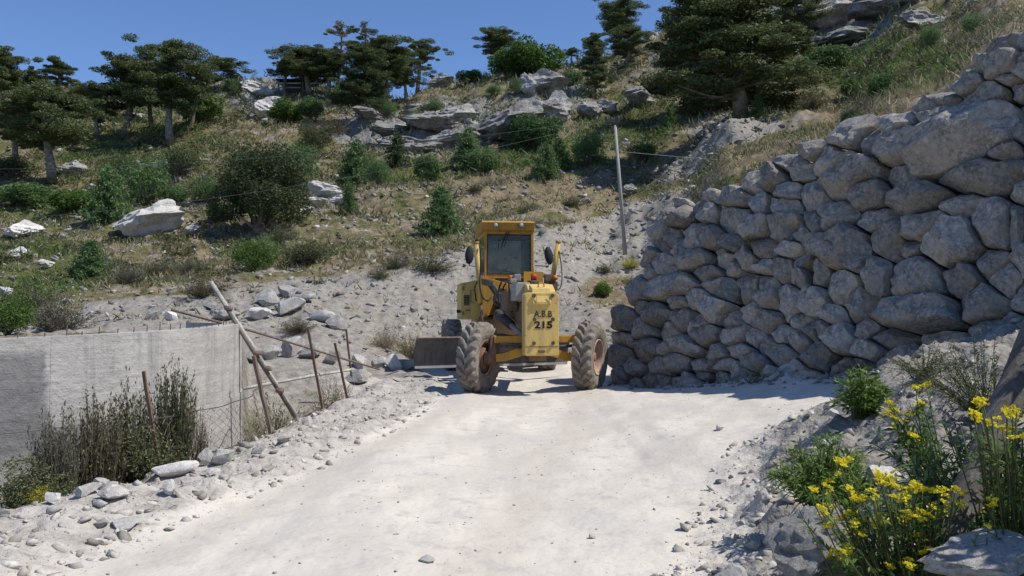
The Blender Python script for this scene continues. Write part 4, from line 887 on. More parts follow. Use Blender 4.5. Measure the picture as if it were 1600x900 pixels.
for (pts, r) in (([(750, 384, 2.28), (751, 410, 2.2), (750, 445, 2.2), (754, 464, 2.15), (762, 470, 2.15), (767, 465, 2.3)], .018), ([(873.5, 392, 2.3), (877, 415, 2.3), (878, 437, 2.3), (875, 450, 2.3), (868, 454, 2.25)], .012),
                 ([(790, 443, 1.6), (786, 452, 1.7), (790, 468, 1.4), (800, 480, 1.2)], .018), ([(795, 441, 1.5), (796, 455, 1.4), (803, 472, 1.1), (815, 478, .6)], .016), ([(784, 440, 2.0), (779, 455, 2.1), (783, 478, 1.9), (800, 486, 1.2)], .02), ([(772, 452, 2.3), (776, 470, 2.2), (790, 478, 1.6)], .016),
                 ([(746, 440, 2.3), (742, 450, 2.3), (744, 470, 2.4)], .016)):
    cp = [Vector(GP(*q)) for q in pts]; sm_ = []
    for i in range(len(cp) - 1):
        a_, b_, c_, d_ = cp[max(i - 1, 0)], cp[i], cp[i + 1], cp[min(i + 2, len(cp) - 1)]
        for t in np.linspace(0, 1, 6, endpoint=False): sm_.append(.5 * ((2 * b_) + (c_ - a_) * t + (2 * a_ - 5 * b_ + 4 * c_ - d_) * t * t + (3 * b_ - a_ - 3 * c_ + d_) * t ** 3))
    sm_.append(cp[-1]); MB().tube(sm_, r, 7).obj('hose', M['black_rubber'], grader, smooth=True)
# --- rear: side boxes, engine hood, tandem cases
ex0, ez0 = G(720.5, 441, 5.0); ex1, ez1 = G(751, 499, 5.0)
for sx in (-1, 1):
    xa_, xb_ = (ex0, ex1) if sx < 0 else (-ex1 - .0, -ex0)
    o = MB().extrude([(xa_, ez1), (xb_, ez1), (xb_, ez0 + (.07 if sx < 0 else -.0)), (xa_ + (.0), ez0 - .02)], 5.0, 6.4).obj('side_box', pale, grader, bevel=.015)
    if sx < 0:
        v0, v1 = GP(725, 461, 5.0), GP(733.5, 477, 5.0); MB().span(v0[0], v1[0], 4.985, 4.999, v1[2], v0[2]).obj('vent', M['dark_steel'], o)
        d0, d1 = GP(735.5, 453, 5.0), GP(739, 472, 5.0); MB().tube([(d1[0] + .04, 4.985, d0[2]), (d0[0], 4.985, d0[2]), (d0[0], 4.985, d1[2]), (d1[0] + .04, 4.985, d1[2])], .008, 5).obj('door_trim', M['dirty_frame'], o)
        for k in range(4): zv = v1[2] + (v0[2] - v1[2]) * (k + .5) / 4; MB().span(v0[0] + .005, v1[0] - .005, 4.972, 4.984, zv - .012, zv + .012).obj('slat', M['dirty_frame'], o)
        for zq in (ez0 - .15, ez1 + .15): MB().box((ex0 + .05, 4.985, zq), (.03, .03, .09)).obj('hinge', M['dirty_frame'], o)
        h0 = GP(731, 485, 5.0); MB().box((h0[0], 4.985, h0[2]), (.10, .025, .025)).obj('handle', M['dark_steel'], o)
p = GP(716.5, 486.5, 5.05); MB().box(p, (.09, .10, .08)).obj('rear_lamp', M['black_rubber'], grader, bevel=.01); MB().tube([p, (p[0] + .12, 5.05, p[2])], .012, 6).obj('lamp_bracket', M['dark_steel'], grader)
MB().extrude([(-.52, 1.05), (.52, 1.05), (.52, 2.05), (.44, 2.16), (-.44, 2.16), (-.52, 2.05)], 5.05, 8.1).obj('engine_hood', yel, grader, bevel=.02)
MB().extrude([(4.9, 1.2), (8.0, 1.05), (8.0, .75), (5.0, .75), (4.0, 1.1), (3.3, 1.45), (3.3, 1.6), (4.6, 1.45)], -.42, .42, 'x').obj('rear_frame', M['dirty_frame'], grader, bevel=.02)
for sx in (-1, 1): MB().extrude([(5.25, .48), (7.35, .48), (7.5, .66), (7.35, .86), (5.25, .86), (5.1, .66)], sx * .92 - .09, sx * .92 + .09, 'x').obj('tandem_case', oran, grader, bevel=.02)
MB().tube([(-.9, 6.3, .68), (.9, 6.3, .68)], .13, 12).obj('rear_axle', M['dirty_frame'], grader)
MB().tube([(.25, 6.0, 2.1), (.25, 6.0, 2.45)], .05, 10).obj('exhaust_pipe', M['rust'], grader)
# ------------------------------------------------------------------ foliage helpers
def leaf_quads(C, size, r, up=0.0, aspect=.45, D=None, jitter=.35, diamond=True):
    """a small leaf (diamond) at every point of C; D are preferred directions"""
    N = len(C); d = r.normal(size=(N, 3)) if D is None else D + jitter * r.normal(size=(N, 3)); d[:, 2] += up
    d /= np.linalg.norm(d, axis=1, keepdims=True) + 1e-9; q = r.normal(size=(N, 3)); a = np.cross(d, q); a /= np.linalg.norm(a, axis=1, keepdims=True) + 1e-9
    s = (np.asarray(size) * r.uniform(.6, 1.35, N))[:, None]; w = s * aspect
    V = np.stack([C - d * s * .5, C + a * w * .5 - d * s * .05, C + d * s * .5, C - a * w * .5 - d * s * .05], 1).reshape(-1, 3)
    return V, np.arange(N * 4).reshape(N, 4), np.repeat(r.uniform(0, 1, N), 4)
def cat(parts):
    V, F, T, n = [], [], [], 0
    for v, f, t in parts: V.append(v); F.append(f + n); T.append(t); n += len(v)
    return np.concatenate(V), np.concatenate(F), np.concatenate(T)
def tubes_mesh(name, segs, n=5):
    mb = MB()
    for pts, rad in segs: mb.tube(pts, rad, n)
    return mb.mesh(name, smooth=True)
def shell(r, N, inner=.55):
    p = r.normal(size=(N, 3)); p /= np.linalg.norm(p, axis=1, keepdims=True); return p * (inner + (1 - inner) * r.uniform(0, 1, (N, 1)) ** .6)
def pine_arch(seed, style):
    r = np.random.default_rng(seed); H = 10.0; lean = r.normal(size=2) * .35
    st = dict(umbrella=(15, .54, 2.3, .34, .42, 370), broad=(24, .36, 2.9, .40, .46, 380), tall=(20, .40, 2.0, .34, .44, 340), sparse=(10, .42, 1.9, .30, .30, 190), layered=(36, .12, 2.9, .42, .36, 330), flag=(6, .5, 2.2, .32, .32, 320))[style]
    nl, z0, reach, pr, pz, dens = st
    tr = [Vector((lean[0] * t * t + .18 * math.sin(t * 5 + seed), lean[1] * t * t + .15 * math.cos(t * 4 + seed), H * t * .97)) for t in np.linspace(0, 1, 9)]
    def tp(t): k = min(max(t, 0), .9999) * 8; i = int(k); return tr[i].lerp(tr[i + 1], k - i)
    segs = [(tr, [.25 * (1 - .82 * t) + .02 for t in np.linspace(0, 1, 9)])]; pads = []
    for k in range(nl):
        t = z0 + (.95 - z0) * (k + r.uniform(0, .8)) / nl; w = k * 2.4 + r.uniform(-.5, .5)
        if style == 'flag': w = r.uniform(-.6, .6)
        f = (t - z0) / (1 - z0)
        shape = dict(umbrella=math.sin(math.pi * min(1, .38 + .6 * f)), broad=math.sin(math.pi * (.18 + .74 * f)), tall=.55 + .45 * math.sin(math.pi * (.1 + .85 * f)), sparse=.7 + .3 * math.sin(math.pi * f), layered=(1.05 - .72 * f), flag=1.0)[style]
        L = reach * shape * r.uniform(.4, 1.02); b = tp(t); rise = r.uniform(-.18, .34 if t < .75 else .08) * L
        e = b + Vector((math.cos(w) * L, math.sin(w) * L, rise)); m = b.lerp(e, .5) + Vector((0, 0, -.1 * L + r.uniform(-.1, .15)))
        segs.append(([b, m, e], [.10 * (1.1 - .6 * t), .07, .03]))
        pads.append((e, 1.0)); pads.append((b.lerp(e, .62) + Vector((r.normal() * .3, r.normal() * .3, .12)), .85))
        if style in ('broad', 'layered', 'tall'): pads.append((b.lerp(e, .34) + Vector((r.normal() * .3, r.normal() * .3, .08)), .8))
        for q in range(3): pads.append((e + Vector((r.normal() * .55, r.normal() * .55, r.normal() * .34)), r.uniform(.5, .85)))
    if style != 'flag': pads += [(tp(t_) + Vector((r.normal() * .3, r.normal() * .3, .05)), .85) for t_ in (.72, .79, .85, .9, .94, .98)]
    parts = []
    for c, s in pads:
        N = int(dens * s); R = np.array([pr * 1.9, pr * 1.9, pz]) * s * r.uniform(.75, 1.2)
        P = shell(r, N, .3) * R + np.array(c); P[:, 2] += .10 * s - .25 * np.minimum(0, 0)
        parts.append(leaf_quads(P, .18 if style == 'layered' else .175, r, up=.2, aspect=.40))
    V, F, T = cat(parts)
    if style == 'sparse':      # bare dead tips
        for k in range(8):
            b = tp(r.uniform(.55, .98)); w = r.uniform(0, 6.28); e = b + Vector((math.cos(w) * 1.1, math.sin(w) * 1.1, r.uniform(.1, .7))); segs.append(([b, e], [.035, .01]))
    return tubes_mesh('trunk', segs, 6), fast_mesh('crown', V, F, T)
def bush_arch(seed, style, N=2600, ls=1.0):
    """height 1, width about 1"""
    r = np.random.default_rng(seed); segs = []; parts = []
    if style == 'cone':       # young cedar: whorls of drooping boughs
        segs.append(([(0, 0, 0), (.01, 0, .5), (0, .01, .96)], [.03, .018, .004]))
        for k in range(46):
            t = .04 + .94 * (k / 46) ** 1.0; w = k * 2.4 + r.uniform(-.4, .4); L = (.50 * (1 - t) ** .75 + .05) * r.uniform(.75, 1.15)
            e = np.array([math.cos(w) * L, math.sin(w) * L, t - .03 + .06 * r.uniform()]); b = np.array([0, 0, t])
            segs.append(([tuple(b), tuple(e)], [.008, .003])); n = int(N / 46 * (.5 + 1.2 * L / .5))
            s = r.uniform(.15, 1.05, (n, 1)); P = b + (e - b) * s + r.normal(size=(n, 3)) * np.array([.05, .05, .032]) * (.5 + s * .8); parts.append(leaf_quads(P, .060, r, up=.35, aspect=.5))
    elif style == 'scrub':    # twiggy hemisphere of thin shoots
        for k in range(150):
            w = r.uniform(0, 6.283); el = math.acos(r.uniform(.05, 1)); L = .5 * r.uniform(.6, 1.05)
            dv = np.array([math.cos(w) * math.sin(el), math.sin(w) * math.sin(el), math.cos(el) * 1.7]); b = np.array([r.normal() * .10, r.normal() * .10, 0])
            if k < 60: segs.append(([tuple(b), tuple(b + dv * L * .9)], [.008, .002]))
            n = N // 150; s = r.uniform(.25, 1.08, (n, 1)); P = b + dv * L * s + r.normal(size=(n, 3)) * .022; parts.append(leaf_quads(P, .042, r, D=np.tile(dv, (n, 1)), aspect=.30))
    elif style == 'broom':    # upright wands
        for k in range(120):
            w = r.uniform(0, 6.283); q = r.uniform(0, .30); L = r.uniform(.45, 1.0) * (1.05 - q); b = np.array([math.cos(w) * q * .7, math.sin(w) * q * .7, 0])
            e = b + np.array([math.cos(w) * (.08 + .3 * q) + r.normal() * .05, math.sin(w) * (.08 + .3 * q) + r.normal() * .05, L]); m = (b + e) / 2 + np.array([math.cos(w) * .03, math.sin(w) * .03, 0])
            segs.append(([tuple(b), tuple(m), tuple(e)], [.006, .004, .0015])); n = N // 120; s = r.uniform(.12, 1.0, (n, 1)); P = b + (e - b) * s + r.normal(size=(n, 3)) * .018
            parts.append(leaf_quads(P, .042, r, D=np.tile((e - b) / L, (n, 1)), jitter=.7, aspect=.36))
    else:                     # leafy lumps
        lumps = [(np.array([r.normal() * .17, r.normal() * .17, r.uniform(.28, .72)]), r.uniform(.17, .27)) for _ in range(11)] + [(np.array([math.cos(w) * .3, math.sin(w) * .3, r.uniform(.18, .5)]), r.uniform(.14, .22)) for w in np.arange(0, 6.28, .7)]
        for c, R in lumps:
            segs.append(([(0, 0, 0), (c[0] * .5, c[1] * .5, c[2] * .6), tuple(c)], [.022, .014, .004])); n = int(N / len(lumps) * (R / .2) ** 2); P = c + shell(r, n, .55) * R; P[:, 2] = np.maximum(P[:, 2], .01)
            parts.append(leaf_quads(P, (.056 if style == 'leafy' else .046) * ls, r, up=.2, aspect=.6 if style == 'leafy' else .4))
    V, F, T = cat(parts); return tubes_mesh('stems', segs, 4), fast_mesh('foliage', V, F, T)
PINES = {}
for st in ('umbrella', 'broad', 'tall', 'sparse', 'layered', 'flag'):
    PINES[st] = [pine_arch(11 + i * 7 + len(st), st) for i in range(1 if st in ('sparse', 'flag') else 2)]
BUSH = {st: [bush_arch(31 + i * 5 + len(st), st, 5600) for i in range(2)] for st in ('cone', 'scrub', 'broom', 'leafy', 'dense')}
_j = bush_arch(77, 'dense', 30000, .66); BUSH['juniper'] = [_j, _j]
_jv = np.array([q.co[:] for q in _j[1].vertices]); _jv[:, 2] = .10 + .90 * _jv[:, 2]; _j[1].vertices.foreach_set('co', _jv.astype(np.float32).ravel())
def plant(name, label, cat_, arch, mat, px, py, hpx, wpx, names, group, woodmat='bark', k=0, y=None, base_h=1.0, sink=.03):
    P = ground_hit(px, py) if y is None else np.array([*at(px, py, y)[:2], gz(*at(px, py, y)[:2])])
    h = hpx * P[1] / FPX; w = wpx * P[1] / FPX; r = random.Random(int(px * 13 + py * 7 + k))
    t = thing(name, label, cat_, (P[0], P[1], P[2] - sink * h), r.uniform(0, 6.28), group, (w / base_h[0], w / base_h[0], h / base_h[1]))
    link(names[0], variant(arch[0], woodmat), t); link(names[1], variant(arch[1], mat), t); return t
def _cw(me): v = np.array([q.co[:] for q in me.vertices]); return float(np.percentile(v[:, 0], 97) - np.percentile(v[:, 0], 3))
PW = {s_: _cw(PINES[s_][0][1]) for s_ in PINES}
def pine(label, st, px, py, top, wpx, k=0, mat='pine_leaf', name='pine_tree', rz=None, y=None):
    o = plant(name, label, 'tree', PINES[st][k % len(PINES[st])], mat, px, py, py - top, wpx * (.86 if wpx < 200 else 1), ('trunk', 'crown'), 'pine trees on the hillside', k=k, base_h=(PW[st], 10.4), y=y, sink=.01)
    if rz is not None: o.rotation_euler.z = rz
def bush(label, st, mat, px, py, hpx, wpx, k=0, name='bush', cat_='bush', group='bushes on the hillside', y=None):
    return plant(name, label, cat_, BUSH[st][k % 2], mat, px, py, hpx, wpx, ('stems', 'foliage'), group, 'bark', k, base_h=(.95, 1.0), y=y)

# ------------------------------------------------------------------ pines of the slope and the ridge
pine('dark pine cut by the left edge of the photo, on the ridge', 'tall', 8, 190, 64, 66, 1)
pine('flat topped small pine on the ridge, second from the left edge', 'umbrella', 93, 180, 86, 66, 0)
pine('spreading pine with two pale trunks low on the left slope', 'broad', 76, 284, 116, 140, 1)
pine('pine with bare trunk just left of the tallest left pine', 'tall', 195, 216, 78, 96, 0)
pine('tallest pine on the left ridge with pale double trunk', 'broad', 268, 226, 50, 118, 0)
pine('slender second trunk of pine beside the tallest left pine', 'umbrella', 300, 205, 92, 70, 1)
pine('crooked pine with bare left side right of the tallest left pine', 'flag', 322, 142, 92, 60, 0, rz=0.0)
pine('broad dark pine above the little dark shelter on the ridge', 'broad', 482, 152, 66, 104, 1)
pine('thin brownish pine rising above the ridge grove', 'sparse', 528, 150, 26, 56, 0, 'pine_leaf_brown')
pine('dense pine in the middle of the ridge grove', 'layered', 566, 178, 62, 92, 0)
pine('pine with dead spiky tip in the ridge grove', 'sparse', 574, 165, 24, 52, 0, 'pine_leaf')
pine('tall pine at the right of the ridge grove', 'tall', 607, 168, 50, 84, 1)
pine('lone rounded pine right of the ridge grove against the sky', 'umbrella', 652, 140, 56, 66, 1)
pine('leaning dark pine beside the bright green trees on the ridge', 'tall', 776, 112, 36, 62, 0)
pine('tiny flat pine on the skyline right of the bright green trees', 'umbrella', 893, 96, 67, 32, 0)
pine('tall thin pine breaking the top edge of the photo', 'tall', 964, 80, -14, 66, 1)
pine('narrow dark pine left of the tall thin pine', 'layered', 928, 150, 46, 52, 1)
pine('huge dark pine at the top right above the gravel heap', 'layered', 1150, 186, -70, 215, 0)
pine('large dark pine left of the huge one at the top', 'layered', 1086, 172, -20, 130, 1)
pine('dark pine at the top edge above the grey crag', 'layered', 1246, 60, -90, 80, 0)
pine('slim pine between the flat topped pine and the left edge', 'tall', 44, 176, 104, 46, 0)
pine('dark pine filling the gap left of the bare trunk pine', 'broad', 150, 214, 122, 70, 0)
pine('slim pine between the bare trunk pine and the tallest left pine', 'tall', 236, 206, 82, 60, 1)
pine('low dark pine at the left flank of the shelter pine', 'umbrella', 446, 152, 84, 60, 1)
pine('pine squeezed between shelter pine and thin brownish pine', 'tall', 510, 158, 76, 60, 0)
pine('low dark pine at the right foot of the ridge grove', 'broad', 632, 166, 84, 60, 1)
pine('dark pine behind the spreading pine at the far left', 'tall', 28, 262, 150, 74, 1)
pine('bushy pine at the foot of the tall thin pine', 'broad', 980, 104, 38, 60, 0)
pine('small pine right of the huge pine below the crag', 'tall', 1216, 130, 60, 44, 1)
# bright trees and bushes: label, style, material, px, py base, height, width
for L in [
 ('bright green leafy tree on the ridge right of the leaning pine', 'leafy', 'green_leaf', 838, 118, 70, 96, 0, 'leafy_tree', 'tree'),
 ('lower bright green leafy tree under the leaning pine', 'leafy', 'green_leaf', 793, 122, 52, 62, 1, 'leafy_tree', 'tree'),
 ('green round bush on the skyline between grove and leaning pine', 'leafy', 'green_leaf', 734, 130, 26, 44, 0, 'bush', 'bush'),
 ('big dark round juniper tree with thick trunk on the left slope', 'juniper', 'juniper_leaf', 406, 361, 154, 160, 0, 'juniper_tree', 'tree'),
 ('dark juniper behind the right shoulder of the big round juniper', 'dense', 'cedar_leaf', 462, 300, 96, 70, 1, 'juniper_tree', 'tree'),
 ('light green young pine left of the pale slab rock', 'cone', 'cedar_leaf', 170, 348, 88, 70, 0, 'young_pine', 'tree'),
 ('dark bushy tree behind the pale slab rock', 'dense', 'cedar_leaf', 227, 322, 102, 82, 0, 'bushy_tree', 'tree'),
 ('low dark bush under the tallest left pine', 'dense', 'juniper_leaf', 283, 276, 52, 66, 1, 'bush', 'bush'),
 ('lone dark cedar left of the grader cab', 'cone', 'cedar_leaf', 690, 368, 78, 66, 1, 'young_cedar', 'tree'),
 ('small pointed cedar left of the lone dark cedar', 'cone', 'cedar_leaf', 545, 334, 48, 27, 0, 'young_cedar', 'tree'),
 ('cedar with round head in the row left of centre, tallest there', 'cone', 'cedar_leaf', 556, 288, 68, 56, 0, 'young_cedar', 'tree'),
 ('cedar just right of the tallest in the row', 'dense', 'cedar_leaf', 592, 290, 58, 46, 0, 'young_cedar', 'tree'),
 ('dark small cedar at the right end of that row', 'cone', 'juniper_leaf', 621, 262, 56, 40, 1, 'young_cedar', 'tree'),
 ('rounded green cedar on bright grass', 'leafy', 'cedar_leaf', 667, 282, 46, 46, 1, 'young_cedar', 'tree'),
 ('dark green cedar below the long grey boulder, left one', 'cone', 'cedar_leaf', 732, 266, 68, 56, 0, 'young_cedar', 'tree'),
 ('bushier green cedar below the long grey boulder, right one', 'leafy', 'cedar_leaf', 757, 270, 52, 52, 0, 'young_cedar', 'tree'),
 ('wide dark green thicket under the round boulder', 'leafy', 'cedar_leaf', 838, 234, 60, 74, 1, 'bush', 'bush'),
 ('slim dark cedar at the left of the thicket', 'cone', 'cedar_leaf', 806, 236, 52, 36, 1, 'young_cedar', 'tree'),
 ('cedar with brown grass at its foot, front one', 'cone', 'cedar_leaf', 852, 280, 56, 48, 0, 'young_cedar', 'tree'),
 ('cedar behind the front one to its right', 'cone', 'cedar_leaf', 874, 264, 50, 42, 1, 'young_cedar', 'tree'),
 ('rounded dark cedar left of the utility pole', 'dense', 'cedar_leaf', 918, 260, 66, 58, 1, 'young_cedar', 'tree'),
 ('rounded cedar right of the utility pole', 'dense', 'cedar_leaf', 1003, 254, 48, 52, 0, 'young_cedar', 'tree'),
 ('small cedar at the left foot of the gravel heap', 'cone', 'cedar_leaf', 1049, 200, 38, 30, 0, 'young_cedar', 'tree'),
 ('small cedar behind the gravel heap, left one', 'cone', 'cedar_leaf', 1094, 180, 32, 28, 1, 'young_cedar', 'tree'),
 ('dark little cedar on the right end of the gravel heap', 'cone', 'cedar_leaf', 1184, 188, 40, 28, 0, 'young_cedar', 'tree'),
 ('dark round shrub on the dry strip above the stone wall', 'dense', 'cedar_leaf', 1328, 198, 40, 34, 0, 'bush', 'bush'),
 ('wide green bush below the grey crag', 'leafy', 'cedar_leaf', 1290, 114, 44, 76, 1, 'bush', 'bush'),
 ('green bush left of the wide one below the crag', 'leafy', 'cedar_leaf', 1252, 122, 34, 46, 0, 'bush', 'bush'),
 ('dark upright bush right of the crag', 'dense', 'cedar_leaf', 1456, 78, 44, 34, 1, 'bush', 'bush'),
 ('dark bush near the top right corner', 'dense', 'cedar_leaf', 1522, 52, 40, 40, 0, 'bush', 'bush'),
 ('green bush in the slope under the crag, lower left', 'leafy', 'cedar_leaf', 1330, 150, 36, 34, 0, 'bush', 'bush'),
 ('green bush in the slope under the crag, lower right', 'leafy', 'cedar_leaf', 1375, 152, 46, 38, 1, 'bush', 'bush'),
 ('green leafy bush under the crooked pine', 'leafy', 'green_leaf', 316, 196, 58, 64, 1, 'bush', 'bush'),
 ('green bush beside the pale boulder under the shelter', 'leafy', 'green_leaf', 446, 192, 44, 58, 0, 'bush', 'bush'),
 ('dark bush right of the bush under the shelter', 'leafy', 'cedar_leaf', 486, 188, 40, 44, 1, 'bush', 'bush'),
 ('dark green bush at the foot of the ridge grove', 'dense', 'cedar_leaf', 540, 168, 60, 46, 0, 'bush', 'bush'),
 ('green bush in the grove under the tall pine', 'leafy', 'green_leaf', 585, 164, 48, 50, 1, 'bush', 'bush'),
 ('brown heather bush below the ridge grove', 'scrub', 'scrub_leaf', 518, 206, 34, 62, 0, 'bush', 'bush'),
 ('olive bush below the brown heather bush', 'dense', 'broom_leaf', 492, 236, 46, 58, 1, 'bush', 'bush'),
 ('dark green bush between the rock ledges, left', 'dense', 'cedar_leaf', 606, 184, 30, 34, 1, 'bush', 'bush'),
 ('dark green bush between the rock ledges, right', 'dense', 'cedar_leaf', 679, 182, 30, 34, 0, 'bush', 'bush'),
 ('low round bush on top of the rock ledges', 'dense', 'cedar_leaf', 652, 190, 24, 28, 0, 'bush', 'bush'),
 ('dark small bush left of the round boulder on the ridge', 'dense', 'cedar_leaf', 805, 148, 30, 24, 1, 'bush', 'bush'),
 ('dark small bush above the long grey boulder', 'dense', 'cedar_leaf', 771, 152, 22, 28, 0, 'bush', 'bush'),
 ('green bush on the ridge left of the narrow dark pine', 'leafy', 'cedar_leaf', 896, 132, 28, 34, 0, 'bush', 'bush'),
 ('dark thicket under the huge pine', 'leafy', 'juniper_leaf', 1108, 178, 40, 90, 1, 'bush', 'bush'),
 ('dark thicket left of the huge pine', 'leafy', 'juniper_leaf', 1040, 150, 42, 80, 0, 'bush', 'bush'),
 ('bright green bush right of the huge pine', 'leafy', 'green_leaf', 1202, 138, 26, 44, 1, 'bush', 'bush'),
 ('brown bare bush above the gravel heap', 'scrub', 'scrub_leaf', 1270, 172, 40, 60, 0, 'bush', 'bush'),
 ('small green bush left of the shelter pine on the skyline', 'leafy', 'cedar_leaf', 362, 150, 28, 34, 1, 'bush', 'bush'),
 ('green bush between the left ridge pines', 'leafy', 'cedar_leaf', 135, 166, 28, 46, 0, 'bush', 'bush'),
 ('wide green bush under the spreading pine, left', 'leafy', 'cedar_leaf', 36, 322, 42, 80, 1, 'bush', 'bush'),
 ('wide green bush under the spreading pine, right', 'leafy', 'green_leaf', 118, 330, 42, 80, 0, 'bush', 'bush'),
 ('dark bush under the spreading pine at the left edge', 'dense', 'juniper_leaf', 20, 276, 46, 66, 0, 'bush', 'bush'),
 ('dark round bush between spreading pine and slab rock', 'dense', 'juniper_leaf', 186, 284, 44, 60, 1, 'bush', 'bush'),
 ('green bush left of the big round juniper', 'dense', 'cedar_leaf', 322, 316, 48, 60, 0, 'bush', 'bush'),
 ('small green bush left of the juniper trunk', 'leafy', 'cedar_leaf', 344, 346, 36, 44, 1, 'bush', 'bush'),
 ('green bush between slab rock and juniper', 'leafy', 'cedar_leaf', 274, 318, 34, 40, 0, 'bush', 'bush'),
 ('blue green young pine low on the left slope', 'cone', 'cedar_leaf', 140, 434, 60, 56, 1, 'young_pine', 'tree'),
 ('grey round scrub right of the low young pine', 'scrub', 'grey_scrub_leaf', 200, 442, 44, 58, 0, 'bush', 'bush'),
 ('olive round scrub beside the grey round scrub', 'scrub', 'scrub_leaf', 248, 432, 34, 48, 1, 'bush', 'bush'),
 ('wide grey brown scrub above the scree, left of the leaning poles', 'scrub', 'scrub_leaf', 322, 462, 44, 88, 0, 'bush', 'bush'),
 ('brown scrub above the wide grey brown scrub', 'scrub', 'grey_scrub_leaf', 296, 424, 26, 50, 1, 'bush', 'bush'),
 ('large grey scrub just above the concrete wall', 'scrub', 'grey_scrub_leaf', 92, 516, 74, 110, 1, 'bush', 'bush'),
 ('green bush above the concrete wall at the left edge', 'dense', 'green_leaf', 12, 524, 84, 84, 0, 'bush', 'bush'),
 ('low dark bush left of the large grey scrub', 'scrub', 'broom_leaf', 44, 482, 50, 70, 0, 'bush', 'bush'),
 ('green sprawling bush below the big round juniper, left', 'dense', 'green_leaf', 396, 424, 60, 76, 1, 'bush', 'bush'),
 ('green sprawling bush below the big round juniper, right', 'dense', 'broom_leaf', 482, 412, 48, 84, 0, 'bush', 'bush'),
 ('olive tuft bush right of the juniper trunk', 'scrub', 'broom_leaf', 440, 378, 40, 56, 1, 'bush', 'bush'),
 ('low grey scrub above the scree face left of the cab', 'scrub', 'grey_scrub_leaf', 618, 420, 36, 60, 0, 'bush', 'bush'),
 ('low olive scrub right next to the cab', 'scrub', 'broom_leaf', 676, 424, 34, 80, 1, 'bush', 'bush'),
 ('low dark scrub on the dry slope above the cab, right', 'scrub', 'broom_leaf', 892, 324, 24, 48, 0, 'bush', 'bush'),
 ('low dark scrub on the dry slope above the cab, left', 'scrub', 'broom_leaf', 828, 330, 18, 40, 1, 'bush', 'bush'),
 ('tiny scrub left of the lone dark cedar', 'scrub', 'broom_leaf', 742, 300, 18, 40, 0, 'bush', 'bush'),
 ('bright green small bush right of the grader', 'leafy', 'bright_leaf', 941, 462, 28, 32, 0, 'bush', 'bush'),
 ('yellow green bush at the foot of the utility pole', 'scrub', 'yellow_leaf', 986, 422, 26, 38, 1, 'bush', 'bush'),
 ('pale olive tuft left of the utility pole foot', 'scrub', 'broom_leaf', 946, 428, 22, 30, 0, 'bush', 'bush'),
 ('olive tuft below the utility pole', 'scrub', 'broom_leaf', 990, 448, 24, 34, 1, 'bush', 'bush'),
 ('pale green tuft on the scree left of the grader', 'scrub', 'broom_leaf', 594, 436, 24, 40, 1, 'bush', 'bush'),
 ('brown scrub among the rocks above the fence posts', 'scrub', 'scrub_leaf', 466, 520, 30, 64, 0, 'bush', 'bush'),
 ('dry pale scrub at the foot of the scree beside the blade', 'scrub', 'dry_leaf', 640, 560, 56, 60, 0, 'bush', 'bush'),
 ('dry pale scrub left of the scrub beside the blade', 'scrub', 'dry_leaf', 602, 545, 48, 50, 1, 'bush', 'bush'),
]:
    bush(*L[:8], name=L[8], cat_=L[9], group=('young trees' if L[9] == 'tree' else 'bushes on the hillside'))
# thick trunk of the round juniper
P = ground_hit(406, 362); k_ = P[1] / FPX
jt = [o for o in bpy.data.objects if o.name == 'juniper_tree'][0]
tk = MB().tube([(P[0], P[1] - .1, P[2] - .3), (P[0] + .05, P[1], P[2] + 20 * k_), (P[0], P[1] + .3, P[2] + 45 * k_)], [12 * k_, 9 * k_, 5 * k_], 10).mesh('trunk', smooth=True)
to = link('trunk', tk, None, M['bark']); bpy.context.view_layer.update(); to.parent = jt; to.matrix_parent_inverse = jt.matrix_world.inverted()

# ------------------------------------------------------------------ rocks of the slope
def boulder(label, px, py, wpx, hpx, k, mat='hill_rock', name='boulder', dep=.8, group='boulders on the hillside', rot=None, sink=.22):
    P = ground_hit(px, py); w, h = wpx * P[1] / FPX, hpx * P[1] / FPX
    return rock(name, BOULD[k % 6], mat, P, (w * 1.05, w * dep, h * 1.45), label, 'boulder', group, rot, sink)
boulder('big pale slab rock on the left slope left of the juniper', 238, 362, 112, 46, 0, 'pale_rock', rot=(0, -.25, .1))
boulder('small pale crest on top end of the slab rock', 286, 322, 34, 12, 1, 'pale_rock')
boulder('pale pointed rock near the left edge below the spreading pine', 37, 370, 50, 24, 2, 'pale_rock')
boulder('small white rock below the pointed rock', 30, 402, 30, 14, 3, 'pale_rock')
boulder('small bright rock low on the left slope', 74, 418, 24, 12, 4, 'pale_rock')
boulder('white rock at the left edge above the concrete wall', 10, 462, 30, 14, 5, 'pale_rock')
boulder('pale rock left of the juniper trunk', 300, 368, 28, 18, 1, 'pale_rock')
boulder('flat grey rock behind the young pine', 110, 272, 46, 20, 3)
boulder('grey ledge rock behind the bushy tree', 268, 272, 66, 18, 4)
boulder('pale rock at the foot of the ridge pines', 212, 190, 40, 16, 0)
boulder('grey boulder beside the bush under the shelter', 414, 182, 34, 26, 2, 'pale_rock')
boulder('pale rubble below the shelter', 404, 150, 44, 18, 5, 'pale_rock')
boulder('white rubble right of the shelter boulder', 428, 162, 26, 12, 1, 'pale_rock')
boulder('stacked grey rock right of the big juniper, upper', 505, 306, 52, 20, 4, 'pale_rock')
boulder('stacked pale rock right of the big juniper, lower', 492, 322, 44, 14, 1, 'pale_rock')
boulder('white rock slab under the stacked rocks', 470, 332, 38, 8, 3, 'pale_rock')
boulder('pale rock right of the stacked rocks', 530, 318, 24, 12, 2, 'pale_rock')
boulder('round grey boulder on the ridge left of the narrow pine', 850, 146, 66, 34, 2)
boulder('pale boulder joined to the round one at its left', 826, 144, 30, 26, 5, 'pale_rock')
